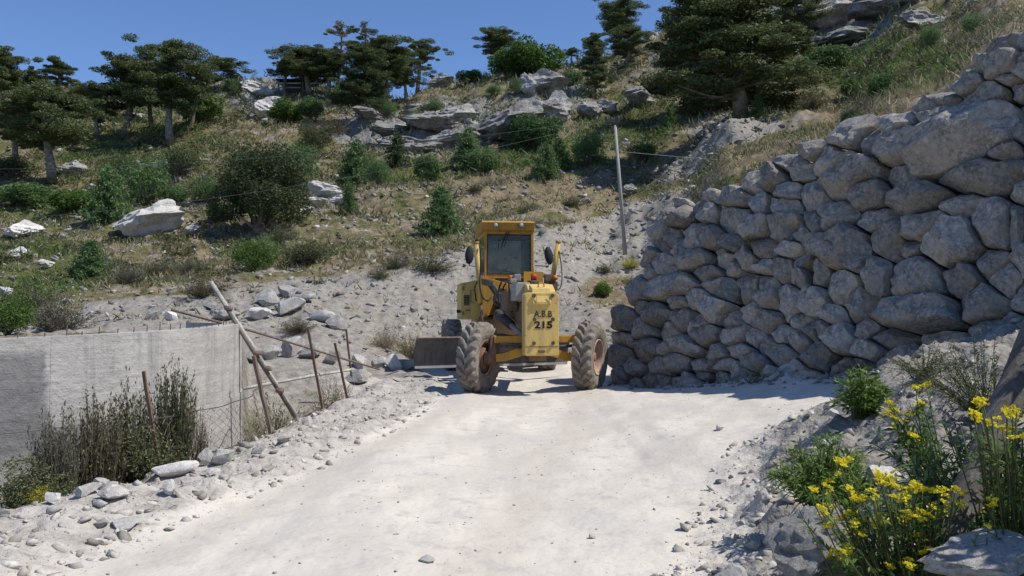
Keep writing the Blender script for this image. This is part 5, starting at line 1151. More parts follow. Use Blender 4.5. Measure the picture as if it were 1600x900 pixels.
boulder('long dark grey boulder above the dark cedars', 800, 210, 112, 50, 0, rot=(0, -.3, .1))
boulder('grey boulder under the round one, right', 872, 186, 54, 38, 3)
boulder('grey boulder under the narrow pine', 922, 186, 50, 34, 1)
boulder('boulder in the shade left of the huge pine', 1000, 168, 56, 28, 4)
boulder('grey rock in the shade at the foot of the huge pine', 950, 176, 34, 20, 5)
boulder('grey ledge below the ridge grove, left', 610, 212, 80, 20, 1)
boulder('grey ledge below the ridge grove, middle', 660, 202, 90, 22, 3)
boulder('grey ledge below the ridge grove, right', 716, 188, 70, 26, 0)
boulder('low grey ledge above the row of cedars', 640, 236, 80, 20, 5)
boulder('low ledge left of the long dark boulder', 700, 232, 70, 24, 2)
boulder('long thin ledge under the ridge grove', 576, 190, 60, 16, 4)
boulder('pale rock on the skyline right of the lone pine', 690, 134, 34, 18, 2)
boulder('small grey rock beside the utility pole', 984, 303, 22, 14, 2, 'grey_rock')
boulder('pale small rock left of the utility pole', 968, 292, 12, 8, 3, 'pale_rock')
boulder('white small rock near the lamp of the pole', 978, 222, 10, 6, 1, 'pale_rock')
for i, (px, py, w, h, lab) in enumerate([(1290, 40, 120, 48, 'lower left block of the grey crag top right'), (1370, 30, 110, 50, 'lower right block of the grey crag top right'), (1330, 70, 150, 30, 'wide bottom ledge of the grey crag top right'), (1420, 5, 90, 40, 'upper right block of the grey crag top right'), (1300, 5, 110, 40, 'upper left block of the grey crag top right'), (1440, 45, 60, 26, 'small ledge right of the grey crag')]):
    boulder(lab, px, py, w, h, i, rot=(.1, -.2, .2))
for i, (px, py, w, h, mt, lab) in enumerate([
  (450, 462, 42, 18, 'grey_rock', 'dark grey rock on top of the rock pile behind the poles'), (475, 470, 30, 14, 'grey_rock', 'grey rock right of the top of the rock pile'), (420, 478, 40, 20, 'grey_rock', 'grey rock in the rock pile behind the poles, left'),
  (450, 490, 46, 26, 'pale_rock', 'pale block in the rock pile beneath the dark top rock'), (408, 496, 40, 20, 'pale_rock', 'pale block of the rock pile at the crossing of the poles'), (352, 500, 46, 22, 'grey_rock', 'grey rock above the rim left of the leaning pole'), (330, 484, 26, 14, 'grey_rock', 'small grey rock above the rim beside the thin pipe'),
  (240, 498, 30, 16, 'grey_rock', 'grey rock above the concrete rim, left one'), (268, 500, 28, 16, 'pale_rock', 'pale rock above the concrete rim, right one'), (500, 502, 40, 22, 'pale_rock', 'streaked pale rock right of the rock pile'), (525, 514, 34, 18, 'grey_rock', 'grey rock above the fence posts'),
  (455, 556, 42, 34, 'grey_rock', 'dark boulder behind the fence posts, largest of the row'), (425, 560, 34, 26, 'grey_rock', 'dark boulder left of the largest behind the fence'), (488, 560, 38, 28, 'grey_rock', 'dark boulder right of the largest behind the fence'), (395, 566, 32, 22, 'grey_rock', 'boulder next to the end of the concrete wall'),
  (520, 566, 30, 22, 'grey_rock', 'boulder behind the tallest fence post'), (562, 574, 34, 24, 'pale_rock', 'pale boulder at the far bend of the road'), (590, 574, 26, 20, 'grey_rock', 'grey boulder right of the pale one at the bend'), (614, 576, 24, 18, 'pale_rock', 'yellowish boulder at the bend of the road'), (640, 577, 26, 18, 'grey_rock', 'grey boulder left of the blade')]):
    P = ground_hit(px, py); s_ = P[1] / FPX; rock('rock', ROCKS[i % 8], mt, P, (w * s_ * 1.1, w * s_ * .9, h * s_ * 1.35), lab, 'rock', 'rocks below the scree')

# ------------------------------------------------------------------ loose stones and ground cover (too many to count)
def rand_px(n, seed, reg): r = np.random.default_rng(seed); return r.uniform(reg[0], reg[2], n), r.uniform(reg[1], reg[3], n), r
def field(n, seed, x0, x1, y0, y1, logy=True):
    r = np.random.default_rng(seed); Y = np.exp(r.uniform(math.log(y0), math.log(y1), n)) if logy else r.uniform(y0, y1, n)
    u = r.uniform(x0, x1, n); X = (u - 800) / FPX * Y; return X, Y, u, r
X, Y, u, r = field(6500, 71, -100, 1080, 22, 60); keep = (road_mask(X, Y) < .2); X, Y, u = X[keep], Y[keep], u[keep]
S = (r.uniform(.3, 1, len(X)) ** 5 * .0060 + .0008) * Y; scatter('scree_stones', np.stack([X, Y, terrain(X, Y) + S * .1], 1), S, 'grey_rock', 1, 3)
X, Y, u, r = field(5200, 72, -100, 1700, 45, 140); rm = rock_mask_uv(u, Y); S = (r.uniform(.3, 1, len(X)) ** 5 * .0075 + .0008) * Y * (1 + 1.0 * rm); kp = (fbm(X * .25, Y * .25, oct=3, seed=61) + rm > -.05); X, Y, S = X[kp], Y[kp], S[kp]
scatter('slope_stones', np.stack([X, Y, terrain(X, Y) + S * .1], 1), S, 'grey_rock', 1, 4)
X, Y, u, r = field(1500, 73, 1050, 1700, 11, 40); m_ = (X - WA[0]) * WN[0] + (Y - WA[1]) * WN[1]; k_ = (m_ > 1.4) & (m_ < 6); X, Y = X[k_], Y[k_]
S = r.uniform(.4, 1, len(X)) ** 3 * .11; scatter('wall_top_stones', np.stack([X, Y, terrain(X, Y) + S * .1], 1), S, 'pale_rock', 1, 5)
def tufts(name, X, Y, h, n, mat, seed, spread=.5, lean=.5):
    r = np.random.default_rng(seed); Z = terrain(X, Y); N = len(X); C = np.stack([X, Y, Z], 1)
    b = np.repeat(C, n, 0); hh = np.repeat(h, n) * r.uniform(.5, 1.2, N * n); off = r.normal(size=(N * n, 3)) * (np.repeat(h, n) * spread * .5)[:, None]; off[:, 2] = 0
    d = r.normal(size=(N * n, 3)) * lean; d[:, 2] = 1; d /= np.linalg.norm(d, axis=1, keepdims=True); a = np.cross(d, r.normal(size=(N * n, 3))); a /= np.linalg.norm(a, axis=1, keepdims=True); w = (hh * .09)[:, None]
    p0 = b + off; V = np.stack([p0 - a * w, p0 + a * w, p0 + d * hh[:, None]], 1).reshape(-1, 3)
    me = fast_mesh(name, V, np.arange(N * n * 3).reshape(-1, 3), np.repeat(r.uniform(0, 1, N), n * 3) * .6 + np.repeat(r.uniform(0, .4, N * n), 3)); return tag(link(name, me, None, M[mat]), kind='stuff')
def pick(n, seed, y0, y1, nz, lo, x0=-100, x1=1700):
    X, Y, u, r = field(n, seed, x0, x1, y0, y1); Z = terrain(X, Y, False); pu, pv = project(X, Y, Z)
    w = fbm(X * .35, Y * .35, oct=3, seed=nz); mwv = (X - WA[0]) * WN[0] + (Y - WA[1]) * WN[1]; tk = np.hypot(X - TC[0], Y - TC[1])
    tl = np.interp(pu, [-100, 100, 140, 330, 470, 600, 720, 850, 960, 1000, 1060], [520, 500, 472, 458, 436, 428, 392, 362, 332, 312, 300])
    sc = (pv > tl - 4) & (pu < 1080) & (Y > 18)
    k = (w > lo) & (road_mask(X, Y) < .1) & (~sc | (r.uniform(size=n) < .10)) & ((Y > 20) | (mwv > 1.6)) & ~((tk < TR + .2) & (Y < 14)); return X[k], Y[k], pu[k], pv[k], r
X, Y, pu, pv, r = pick(12000, 81, 22, 130, 5, -.15); tufts('dry_grass', X, Y, .0060 * Y * r.uniform(.5, 1.3, len(X)) + .08, 8, 'dry_leaf', 82, 1.2, .7)
X, Y, pu, pv, r = pick(15000, 83, 24, 140, 9, -.12); tufts('low_green_growth', X, Y, .0065 * Y * r.uniform(.5, 1.4, len(X)) + .06, 11, 'broom_leaf', 84, 2.0, 1.0)
gr_ = blob(pu, pv, [(40, 430, 170, 75, .85), (640, 268, 110, 28, .8), (860, 240, 140, 40, .75), (980, 195, 110, 40, .95), (200, 225, 210, 70, .7), (1360, 110, 230, 55, .7), (100, 320, 170, 40, .9), (430, 395, 110, 25, .7)])
k = gr_ > .35; tufts('green_ground_cover', X[k], Y[k], .0075 * Y[k] + .06, 10, 'green_leaf', 85, 2.2, 1.2)
X, Y, u, r = field(900, 86, 1050, 1700, 11, 45); m_ = (X - WA[0]) * WN[0] + (Y - WA[1]) * WN[1]; k_ = (m_ > 1.5) & (m_ < 12); tufts('dry_grass_above_wall', X[k_], Y[k_], r.uniform(.12, .4, k_.sum()), 12, 'dry_leaf', 87, 1.0, .5)

X, Y, pu, pv, r = pick(4200, 88, 30, 140, 13, -.25); dn_ = blob(pu, pv, [(150, 330, 300, 150, 1.2), (250, 200, 380, 90, 1.1), (600, 220, 300, 60, .6), (1000, 150, 250, 60, .8), (1380, 110, 260, 70, .7), (500, 260, 200, 60, .7)])
k = r.uniform(size=len(X)) < dn_; X, Y = X[k], Y[k]; Z = terrain(X, Y); h = Y * .0135 * r.uniform(.35, 1.45, len(X)) + .1; parts = []
for i in range(len(X)):
    n = 75; P = shell(r, n, .5) * np.array([h[i] * .8, h[i] * .8, h[i] * .6]); P[:, 2] = np.abs(P[:, 2]); v, f, t = leaf_quads(P + np.array([X[i], Y[i], Z[i]]), h[i] * .2, r, up=.3, aspect=.5); parts.append((v, f, t * .6 + .4 * r.uniform()))
V_, F_, T_ = cat(parts); tag(link('low_scrub_cover', fast_mesh('low_scrub_cover', V_, F_, T_), None, M['scrub_cover']), kind='stuff')
# ------------------------------------------------------------------ utility pole, lamp and wires
P = ground_hit(978, 397); PY = P[1]; top = at(961, 196, PY)
pole = thing('utility_pole', 'leaning grey utility pole with small crossarm on the dry slope', 'utility pole', P)
def lp(v): return tuple(np.asarray(v) - P)
MB().tube([(0, 0, -.4), lp(top)], [.095, .07], 10).obj('shaft', M['grey_metal'], pole, smooth=True)
k_ = PY / FPX; ca, cb = lp(at(947, 189, PY)), lp(at(968, 189, PY)); MB().beam(ca, cb, .16, .16).obj('crossarm', M['dark_steel'], pole)
for (ix, iy) in ((948, 186), (955, 188), (966, 186), (957, 204)):
    q = lp(at(ix, iy, PY)); MB().lathe([(-.14, 0), (-.14, .05), (-.02, .09), (.04, .05), (.10, .08), (.16, .0)], 'z', 10, q).obj('insulator', M['dark_steel'], pole, smooth=True)
q = lp(at(974, 225, PY)); h_ = lp(at(964, 236, PY)); MB().tube([h_, ((h_[0] + q[0]) / 2, q[1], q[2] - .1), q], .03, 6).obj('lamp_arm', M['grey_metal'], pole)
MB().box((q[0] + .12, q[1], q[2] + .03), (.36, .16, .12)).obj('lamp_head', M['white_plastic'], pole, bevel=.03)
def wire(label, a, b, sag, r=.007):
    a, b = Vector(a), Vector(b); pts = [a.lerp(b, t) - Vector((0, 0, sag * 4 * t * (1 - t))) for t in np.linspace(0, 1, 24)]
    tag(MB().tube(pts, r, 4).obj('overhead_wire', M['grey_metal']), label, 'wire', 'overhead wires')
wire('upper thin overhead wire running left from the utility pole', at(948, 185, PY), at(-200, 262, 44), .8)
wire('lower thin overhead wire running left from the utility pole', at(955, 187, PY), at(-200, 352, 40), 1.0)
wire('pale overhead wire running right from the pole lamp', at(964, 236, PY), at(1420, 255, 60), .3, .010)
# little dark shelter on the ridge
P = ground_hit(454, 148); k_ = P[1] / FPX; sh = thing('wooden_shelter', 'little dark shelter with pale rails on the ridge', 'shelter', P)
for x in (-19, 19): MB().span(x * k_ - .1, x * k_ + .1, -.1, .1, -.3, 22 * k_).obj('post', M['weathered_wood'], sh)
for z in (9, 16): MB().span(-20 * k_, 16 * k_, -.2, -.12, z * k_, (z + 2.2) * k_).obj('rail', M['pale_wood'], sh)
MB().span(-22 * k_, 22 * k_, -.5, 2.5, 22 * k_, 23.5 * k_).obj('shelter_roof', M['dark_steel'], sh)
MB().span(-19 * k_, 19 * k_, 1.9, 2.0, 0, 22 * k_).obj('back_panel', M['dark_steel'], sh)
P = ground_hit(562, 160); k_ = P[1] / FPX; tag(MB().tube([(P[0], P[1], P[2] - .3), (P[0] - .1, P[1], P[2] + 12 * k_), (P[0] + .1, P[1], P[2] + 21 * k_)], [4 * k_, 2.6 * k_, 1.2 * k_], 9).obj('dead_stump', M['pale_wood'], smooth=True), 'white dead tree stump at the foot of the ridge grove', 'stump')
# heap of grey gravel on the slope
P = ground_hit(1140, 219); k_ = P[1] / FPX; gv = MB(); nn = 40; Vv = []; Ff = []
for i in range(nn + 1):
    for j in range(nn + 1):
        x, y = (i / nn * 2 - 1), (j / nn * 2 - 1); rr = math.hypot(x, y); hz_ = max(0, 1 - rr ** 2.2) * (.8 + .2 * x); X_ = P[0] + x * 105 * k_; Y_ = P[1] + 3 + y * 5
        Vv.append((X_, Y_, gz(X_, Y_) - .25 + 30 * k_ * hz_ + .25 * float(fbm(np.array([X_ * .9]), np.array([Y_ * .9]), oct=3)[0]) * (hz_ > 0)))
Ff = [(i * (nn + 1) + j, (i + 1) * (nn + 1) + j, (i + 1) * (nn + 1) + j + 1, i * (nn + 1) + j + 1) for i in range(nn) for j in range(nn)]
gv.add(Vv, Ff); gh = gv.obj('gravel_heap', GROUND, smooth=True); a_ = gh.data.attributes.new('scree', 'FLOAT', 'POINT'); a_.data.foreach_set('value', [1.0] * len(gh.data.vertices)); hp_ = np.array(Vv)[np.random.default_rng(5).integers(0, len(Vv), 900)] + np.random.default_rng(6).normal(size=(900, 3)) * np.array([.5, .3, .02]); scatter('heap_stones', hp_, np.random.default_rng(7).uniform(.2, 1, 900) ** 4 * .28 + .04, 'grey_rock', 1, 11, parent=gh); tag(gh, 'long heap of grey gravel on the slope below the huge pine', 'gravel heap')

# ------------------------------------------------------------------ fence and poles by the concrete wall
def stick(name, label, pts, r, mat, cat_, n=8, group=None, flat=None):
    pts = [Vector(p) for p in pts]; base = pts[0] if pts[0].z < pts[-1].z else pts[-1]
    fine = []
    for a, b in zip(pts[:-1], pts[1:]):
        for t in np.linspace(0, 1, 6, endpoint=False): fine.append(a.lerp(b, t))
    fine.append(pts[-1]); rr = random.Random(len(label)); r = r * .72; fine = [p - base + Vector((rr.uniform(-1, 1), rr.uniform(-1, 1), 0)) * r * .18 for p in fine]
    o = MB().tube(fine, r, n, flat=flat).obj(name, M[mat], smooth=n > 6); o.location = base; return tag(o, label, cat_, group)
def onroad(px, py, y): p = at(px, py, y); return p
stick('fence_post', 'orange rusty angle post leaning in front of the concrete wall', [at(249, 728, 7.9), at(224, 580, 7.75)], .026, 'rust', 'fence post', 4, 'rusty fence posts')
stick('fence_post', 'brown post leaning at the end of the concrete wall', [at(424, 678, 10.9), at(396, 556, 10.8)], .040, 'rusty_pipe', 'fence post', 6, 'rusty fence posts')
stick('fence_post', 'tall dark rusty post, middle of the fence right of the wall', [at(504, 640, 12.9), at(481, 514, 12.8)], .034, 'rust', 'fence post', 4, 'rusty fence posts')
stick('fence_post', 'short rusty post second from the right of the fence', [at(543, 622, 14.0), at(523, 536, 13.9)], .034, 'rust', 'fence post', 4, 'rusty fence posts')
stick('fence_post', 'rightmost thin rusty post of the fence', [at(549, 588, 16.0), at(541, 515, 16.0)], .034, 'rust', 'fence post', 4, 'rusty fence posts')
a, b = at(465, 657, 11.6), at(329, 440, 11.4); pr_ = thing('leaning_pole_pair', 'two pale wooden poles lashed together, leaning steeply against the concrete wall', 'pole', tuple(a))
def rel(p): return tuple(np.asarray(p) - a)
MB().tube([rel(a), rel(a * .5 + b * .5 + np.array([.01, 0, .01])), rel(b)], [.036, .034, .030], 8).obj('pole', M['pale_wood'], pr_, smooth=True)
MB().tube([rel(at(462, 652, 11.5)), rel(at(391, 541, 11.42)), rel(at(352, 478, 11.4))], [.028, .028, .025], 8).obj('pole', M['weathered_wood'], pr_, smooth=True)
for (lx, ly) in ((357, 481), (402, 552), (418, 576), (437, 610)):
    q = rel(at(lx, ly, 11.42)); MB().lathe([(-.03, .04), (-.025, .058), (.025, .058), (.03, .04)], 'z', 10, q).obj('lashing', M['rusty_pipe'], pr_, smooth=True)
stick('thin_pipe', 'long thin rusty pipe sloping from the concrete rim to the road', [at(268, 484, 11.3), at(390, 516, 12.2), at(592, 577, 16.5)], .026, 'rusty_pipe', 'pipe')
stick('low_rail', 'pale pipe lying low behind the fence posts', [at(380, 607, 12.6), at(500, 585, 14.0), at(552, 577, 15.0)], .034, 'pale_wood', 'pipe')
# wire netting hung along the fence
net = thing('wire_netting', 'sagging rusty wire netting in front of the concrete wall', 'wire netting', tuple(at(249, 728, 7.9)))
nb_ = np.array(net.location); n0, n1 = at(236, 640, 7.82), at(410, 610, 10.85); W_ = np.linalg.norm((n1 - n0)[:2]); dn = (n1 - n0) / W_
def netp(s, h): p = n0 + dn * s; p = np.array([p[0], p[1], -.14 + h]); wv = .05 * math.sin(s * 3 + h * 2) + .03 * math.sin(s * 7 + h * 5); return tuple(p + np.array([dn[1], -dn[0], 0]) * wv - nb_)
nm = MB()
for k in range(34):
    s0 = .25 + (W_ - .3) * k / 33; hm = .62 + .06 * math.sin(s0 * 2.4); pts = []
    for j in range(13): h = hm * j / 12; pts.append(netp(s0 + (.045 if (j + 0) % 2 else -.045) * (1 if k % 2 else -1) + .02 * math.sin(k * 3 + j), h))
    nm.tube(pts, .0032, 3, False)
o = nm.obj('netting', M['rusty_pipe'], net); o['kind'] = 'stuff'
for (h, sg, nm_) in ((.64, .07, 'top_wire'), (.10, .02, 'bottom_wire')): MB().tube([netp(s, h + .03 - sg * math.sin(math.pi * s / W_)) for s in np.linspace(-.1, W_, 40)], .006, 4, False).obj(nm_, M['dark_steel'], net)

# ------------------------------------------------------------------ plants by the concrete wall
def nearbush(label, st, mat, px, y, hpx, wpx, N, seed, name='bush', zoff=0, group='weeds by the concrete wall'):
    arch = bush_arch(seed, st, N); p = at(px, 700, y); z = gz(p[0], p[1]) + zoff; topz = at(px, hpx, y)[2]; w = wpx * y / FPX
    t = thing(name, label, 'bush', (p[0], p[1], z - .03), seed, group, (w / .95, w / .95, (topz - z)))
    link('stems', arch[0], t, M['twig']); link('foliage', arch[1], t, M[mat]); return t
nearbush('tall green weed in front of the concrete wall right of the rusty post', 'broom', 'broom_leaf', 268, 8.35, 548, 92, 7500, 301, 'weed_bush')
nearbush('tall grey green weed left of the orange rusty post', 'broom', 'broom_leaf', 206, 8.15, 575, 100, 7500, 302, 'weed_bush')
nearbush('bushy olive weed in the middle of the concrete wall', 'broom', 'scrub_leaf', 150, 7.65, 600, 120, 8000, 303, 'weed_bush')
nearbush('dense green weed at the base of the rusty post', 'dense', 'broom_leaf', 226, 7.95, 640, 110, 5200, 304, 'weed_bush')
nearbush('grey weed against the dark panels at the left', 'broom', 'grey_scrub_leaf', 88, 7.15, 620, 100, 7000, 305, 'weed_bush')
nearbush('low dark weed at the left edge below the wall', 'dense', 'broom_leaf', 40, 6.85, 700, 120, 5200, 306, 'weed_bush')
nearbush('thin dry weed near the right end of the concrete wall', 'broom', 'scrub_leaf', 310, 9.0, 620, 50, 1600, 307, 'weed_bush')
nearbush('small yellow leaved plant among the stones at lower left', 'leafy', 'yellow_leaf', 64, 6.62, 748, 40, 700, 308, 'yellow_plant')
nearbush('dry brown weeds behind the leaning poles', 'scrub', 'scrub_leaf', 440, 13.2, 590, 90, 3000, 309, 'weed_bush')
nearbush('dry brown weeds behind the tall fence post', 'scrub', 'dry_leaf', 520, 15.5, 565, 70, 2600, 310, 'weed_bush')
nearbush('dry brown weeds at the foot of the leaning poles', 'scrub', 'grey_scrub_leaf', 400, 12.2, 620, 60, 2600, 311, 'weed_bush')

# ------------------------------------------------------------------ stones of the left verge
for i, (px, py, w, h, lab, mt) in enumerate([
  (268, 745, 66, 26, 'big flat stone at the foot of the orange rusty post', 'pale_rock'), (278, 722, 40, 22, 'stone lying on the big flat stone by the rusty post', 'grey_rock'), (350, 722, 44, 24, 'pale block on the verge near the end of the wall', 'pale_rock'), (322, 726, 26, 18, 'grey stone left of the pale block near the wall end', 'grey_rock'),
  (176, 782, 50, 28, 'large pale slab in the middle of the left verge', 'pale_rock'), (158, 762, 34, 16, 'pale stone behind the large slab of the left verge', 'pale_rock'), (134, 774, 40, 18, 'white stone left of the large slab', 'pale_rock'), (86, 786, 28, 18, 'white stone beside the yellow leaved plant', 'pale_rock'),
  (155, 792, 24, 14, 'brownish stone below the large slab', 'pale_rock'), (200, 822, 50, 12, 'white flat stone on the road edge at lower left', 'pale_rock'), (158, 824, 26, 12, 'dark grey stone beside the white flat stone', 'grey_rock'), (266, 770, 24, 14, 'white stone below the flat stone of the rusty post', 'pale_rock'),
  (330, 742, 30, 12, 'flat white stone on the verge under the pale block', 'pale_rock'), (160, 850, 26, 8, 'small white stone at the road edge below the dark one', 'pale_rock'), (6, 806, 18, 10, 'grey stone at the left edge of the verge', 'grey_rock'), (8, 792, 22, 12, 'pale stone at the left edge of the verge', 'pale_rock'),
  (382, 700, 26, 12, 'stone at the lower corner of the concrete wall', 'grey_rock'), (446, 690, 24, 10, 'white stone on the verge below the leaning poles', 'pale_rock'), (404, 708, 28, 12, 'pale stone on the verge left of the poles foot', 'pale_rock'), (482, 664, 22, 10, 'stone beside the foot of the tall fence post', 'pale_rock'),
  (560, 600, 46, 26, 'dark rock at the end of the fence by the road', 'grey_rock')]):
    P = ground_hit(px, py); s_ = P[1] / FPX; rock('verge_stone', ROCKS[(i * 3 + 1) % 8], mt, P, (w * s_ * 1.1, w * s_ * .85, h * s_ * 1.4), lab, 'stone', 'stones of the left verge', sink=.2)
# rubble: berm, right bank, road pebbles
def strip(n, seed, y0, y1, f):
    r = np.random.default_rng(seed); Y = np.exp(r.uniform(math.log(y0), math.log(y1), n)); X = f(r, Y); return X, Y, r
X, Y, r = strip(9500, 91, 4.2, 18, lambda r, Y: np.interp(Y, LEY, LOX) - .25 + (np.interp(Y, LEY, LEX) - np.interp(Y, LEY, LOX) + .45) * r.uniform(0, 1, len(Y)))
S = .003 + .006 * r.uniform(0, 1, len(X)) ** 2 + .075 * r.uniform(0, 1, len(X)) ** 16; scatter('verge_rubble', np.stack([X, Y, terrain(X, Y) + S * .05], 1), S, 'pale_rock', 1, 6)
X, Y, r = strip(10000, 92, 3.0, 12, lambda r, Y: np.interp(Y, REY, REX) - .25 + np.abs(r.normal(size=len(Y))) * 1.5)
k_ = X < Y * .75; X, Y = X[k_], Y[k_]; S = .003 + .006 * r.uniform(0, 1, len(X)) ** 2 + .075 * r.uniform(0, 1, len(X)) ** 16; scatter('bank_rubble', np.stack([X, Y, terrain(X, Y) + S * .05], 1), S, 'pale_rock', 1, 7)
X, Y, r = strip(2200, 93, 4.5, 22, lambda r, Y: np.interp(Y, LEY, LEX) + (np.minimum(np.interp(Y, REY, REX), 4) - np.interp(Y, LEY, LEX)) * r.uniform(0, 1, len(Y)))
k_ = road_mask(X, Y) > .5; X, Y = X[k_], Y[k_]; S = (r.uniform(.1, 1, len(X)) ** 7) * .020 + .003; scatter('road_pebbles', np.stack([X, Y, terrain(X, Y) + S * .05], 1), S, 'pale_rock', 1, 8)
r = np.random.default_rng(94); s_ = r.uniform(-.3, 9, 700); o_ = -np.abs(r.normal(size=700)) * .35 + .15; X = WA[0] + WD[0] * s_ + WN[0] * o_; Y = WA[1] + WD[1] * s_ + WN[1] * o_; S = r.uniform(.2, 1, 700) ** 3 * .10 + .01
scatter('wall_foot_rubble', np.stack([X, Y, terrain(X, Y) + S * .05], 1), S, 'grey_rock', 1, 9)

# ------------------------------------------------------------------ right foreground: stones
for i, (px, py, y, w, h, lab, mt, nm_) in enumerate([
  (1282, 905, 3.55, 140, 128, 'large block of stone at the lower right behind the yellow flowers', 'grey_rock', 'boulder'), (1525, 905, 2.75, 190, 84, 'rounded boulder in the lower right corner', 'grey_rock', 'boulder'),
  (1150, 868, 4.65, 62, 38, 'pale block among the rubble left of the large block', 'pale_rock', 'stone'), (1110, 892, 4.5, 66, 34, 'pale rounded stone at the bottom beside the road', 'pale_rock', 'stone'), (1184, 780, 5.6, 34, 28, 'pointed pale stone on the right bank', 'pale_rock', 'stone'), (1180, 812, 5.2, 28, 24, 'pale stone below the pointed one on the bank', 'pale_rock', 'stone'),
  (1385, 750, 5.3, 66, 44, 'pale stone behind the green shrub and the flowers', 'pale_rock', 'stone'), (1258, 668, 7.6, 28, 16, 'grey stone at the top of the bank by the road, left', 'grey_rock', 'stone'), (1302, 664, 7.7, 26, 14, 'pale stone at the top of the bank by the road, right', 'pale_rock', 'stone'), (1468, 894, 3.5, 44, 40, 'pale stone between the block and the corner boulder', 'pale_rock', 'stone'),
  (1022, 880, 4.9, 34, 12, 'flat grey stone at the bottom edge of the road', 'grey_rock', 'stone'), (668, 863, 5.3, 30, 8, 'small pale stone lying on the road', 'pale_rock', 'stone'), (1126, 668, 9.8, 14, 10, 'single white stone on the road toward the wall', 'pale_rock', 'stone'), (1178, 894, 4.5, 60, 26, 'grey stone at the foot of the large block', 'grey_rock', 'stone'),
  (926, 828, 5.9, 14, 9, 'small white stone on the right wheel track', 'pale_rock', 'stone'), (1080, 850, 4.9, 34, 18, 'pale stone in the rubble left of the pale block', 'pale_rock', 'stone')]):
    p = at(px, py, y); g_ = gz(p[0], p[1]); s_ = y / FPX
    o = rock(nm_, BOULD[i] if nm_ == 'boulder' else ROCKS[(i * 5) % 8], mt, (p[0], p[1], g_), (w * s_ * 1.08, w * s_ * .8, h * s_ * 1.2), lab, nm_, 'stones of the right bank', sink=.15)
    if nm_ == 'boulder': o.location.z = p[2] + h * s_ * .42
# leaning weathered post
p0, p1 = at(1478, 850, 3.05), at(1640, 470, 3.55); wp = MB(); pts = [Vector(p0) + (Vector(p1) - Vector(p0)) * t for t in np.linspace(-.35, 1.0, 12)]
wp.tube([p - pts[0] for p in pts], [.060 + .005 * math.sin(i * 2.1) for i in range(12)], 9, flat=.75); o = wp.obj('wooden_post', M['weathered_wood'], smooth=True); o.location = pts[0]; tag(o, 'thick weathered wooden post leaning out of the lower right corner', 'post')

# ------------------------------------------------------------------ right foreground: plants
def lance(C, D, L, r, w=.24, droop=.25):
    """folded lance leaves from points C along D"""
    N = len(C); d = D / np.linalg.norm(D, axis=1, keepdims=True); a = np.cross(d, np.array([0, 0, 1.0]) + .4 * r.normal(size=(N, 3))); a /= np.linalg.norm(a, axis=1, keepdims=True) + 1e-9
    L = (L * r.uniform(.6, 1.25, N))[:, None]; m = C + d * L * .5; e = C + d * L - np.array([0, 0, 1]) * L * droop; m[:, 2] -= (L * droop * .25)[:, 0]
    V = np.stack([C, m - a * L * w * .5, e, m + a * L * w * .5], 1).reshape(-1, 3); return V, np.arange(N * 4).reshape(N, 4), np.repeat(r.uniform(0, 1, N), 4)
def herb(name, label, base, stems, leafmat, seed, L=.055, per=22, w=.25, heads=None, group='plants of the right bank', cat_='shrub', stemr=.004, span=(.15, 1.0)):
    """stems: list of end points (world). Leaves along each stem; flower heads at the given ends"""
    r = np.random.default_rng(seed); t = thing(name, label, cat_, tuple(base), 0, group); segs, parts = [], []
    for e in stems:
        e = np.asarray(e, float) - base; b = r.normal(size=3) * np.array([.05, .05, 0]); m = b * .5 + e * .5 + np.array([0, 0, .12 * np.linalg.norm(e[:2])]) ; pts = [b + (m - b) * 2 * s * (1 - s) * 1 + (e - b) * s * s if False else (1 - s) ** 2 * b + 2 * s * (1 - s) * m + s * s * e for s in np.linspace(0, 1, 7)]
        segs.append(([tuple(q) for q in pts], [stemr * (1.2 - .7 * s) for s in np.linspace(0, 1, 7)])); P_ = np.array(pts); n = per
        s = r.uniform(span[0], span[1], n) * 5.999; i = s.astype(int); f = (s - i)[:, None]; C = P_[i] * (1 - f) + P_[i + 1] * f; ax = P_[i + 1] - P_[i]; ax /= np.linalg.norm(ax, axis=1, keepdims=True)
        q = r.normal(size=(n, 3)); q -= (q * ax).sum(1, keepdims=True) * ax; q /= np.linalg.norm(q, axis=1, keepdims=True); parts.append(lance(C, ax * .75 + q * .8, L, r, w))
    link('stems', tubes_mesh('stems', segs, 4), t, M['broom_stem'] if 'broom_stem' in M else M['twig'])
    V, F, T = cat(parts); link('foliage', fast_mesh('foliage', V, F, T), t, M[leafmat])
    for k, (hp, sc) in enumerate(heads or []):
        o = link('flower_head', FLOWERS[k % 4], t); o.location = tuple(np.asarray(hp) - base); o.scale = (sc, sc, sc); o.rotation_euler = (r.normal() * .4, r.normal() * .4, r.uniform(0, 6.28))
    return t
def flower_mesh(seed):
    r = np.random.default_rng(seed); parts = []
    for k in range(15):
        w = r.uniform(0, 6.28); q = math.sqrt(r.uniform()) * .022; c = np.array([math.cos(w) * q, math.sin(w) * q, r.normal() * .004 + .004]); n = 4
        a = np.arange(n) * 2 * math.pi / n + r.uniform(0, 6); D = np.stack([np.cos(a), np.sin(a), np.full(n, .55)], 1) + .25 * r.normal(size=(n, 3)); parts.append(lance(np.tile(c, (n, 1)), D, .0115, r, .85, -.1))
    V, F, T = cat(parts); return fast_mesh('flower_head', V, F, T)
FLOWERS = [flower_mesh(500 + i) for i in range(4)]
for m in FLOWERS: m.materials.append(M['flower'])
r = np.random.default_rng(12)
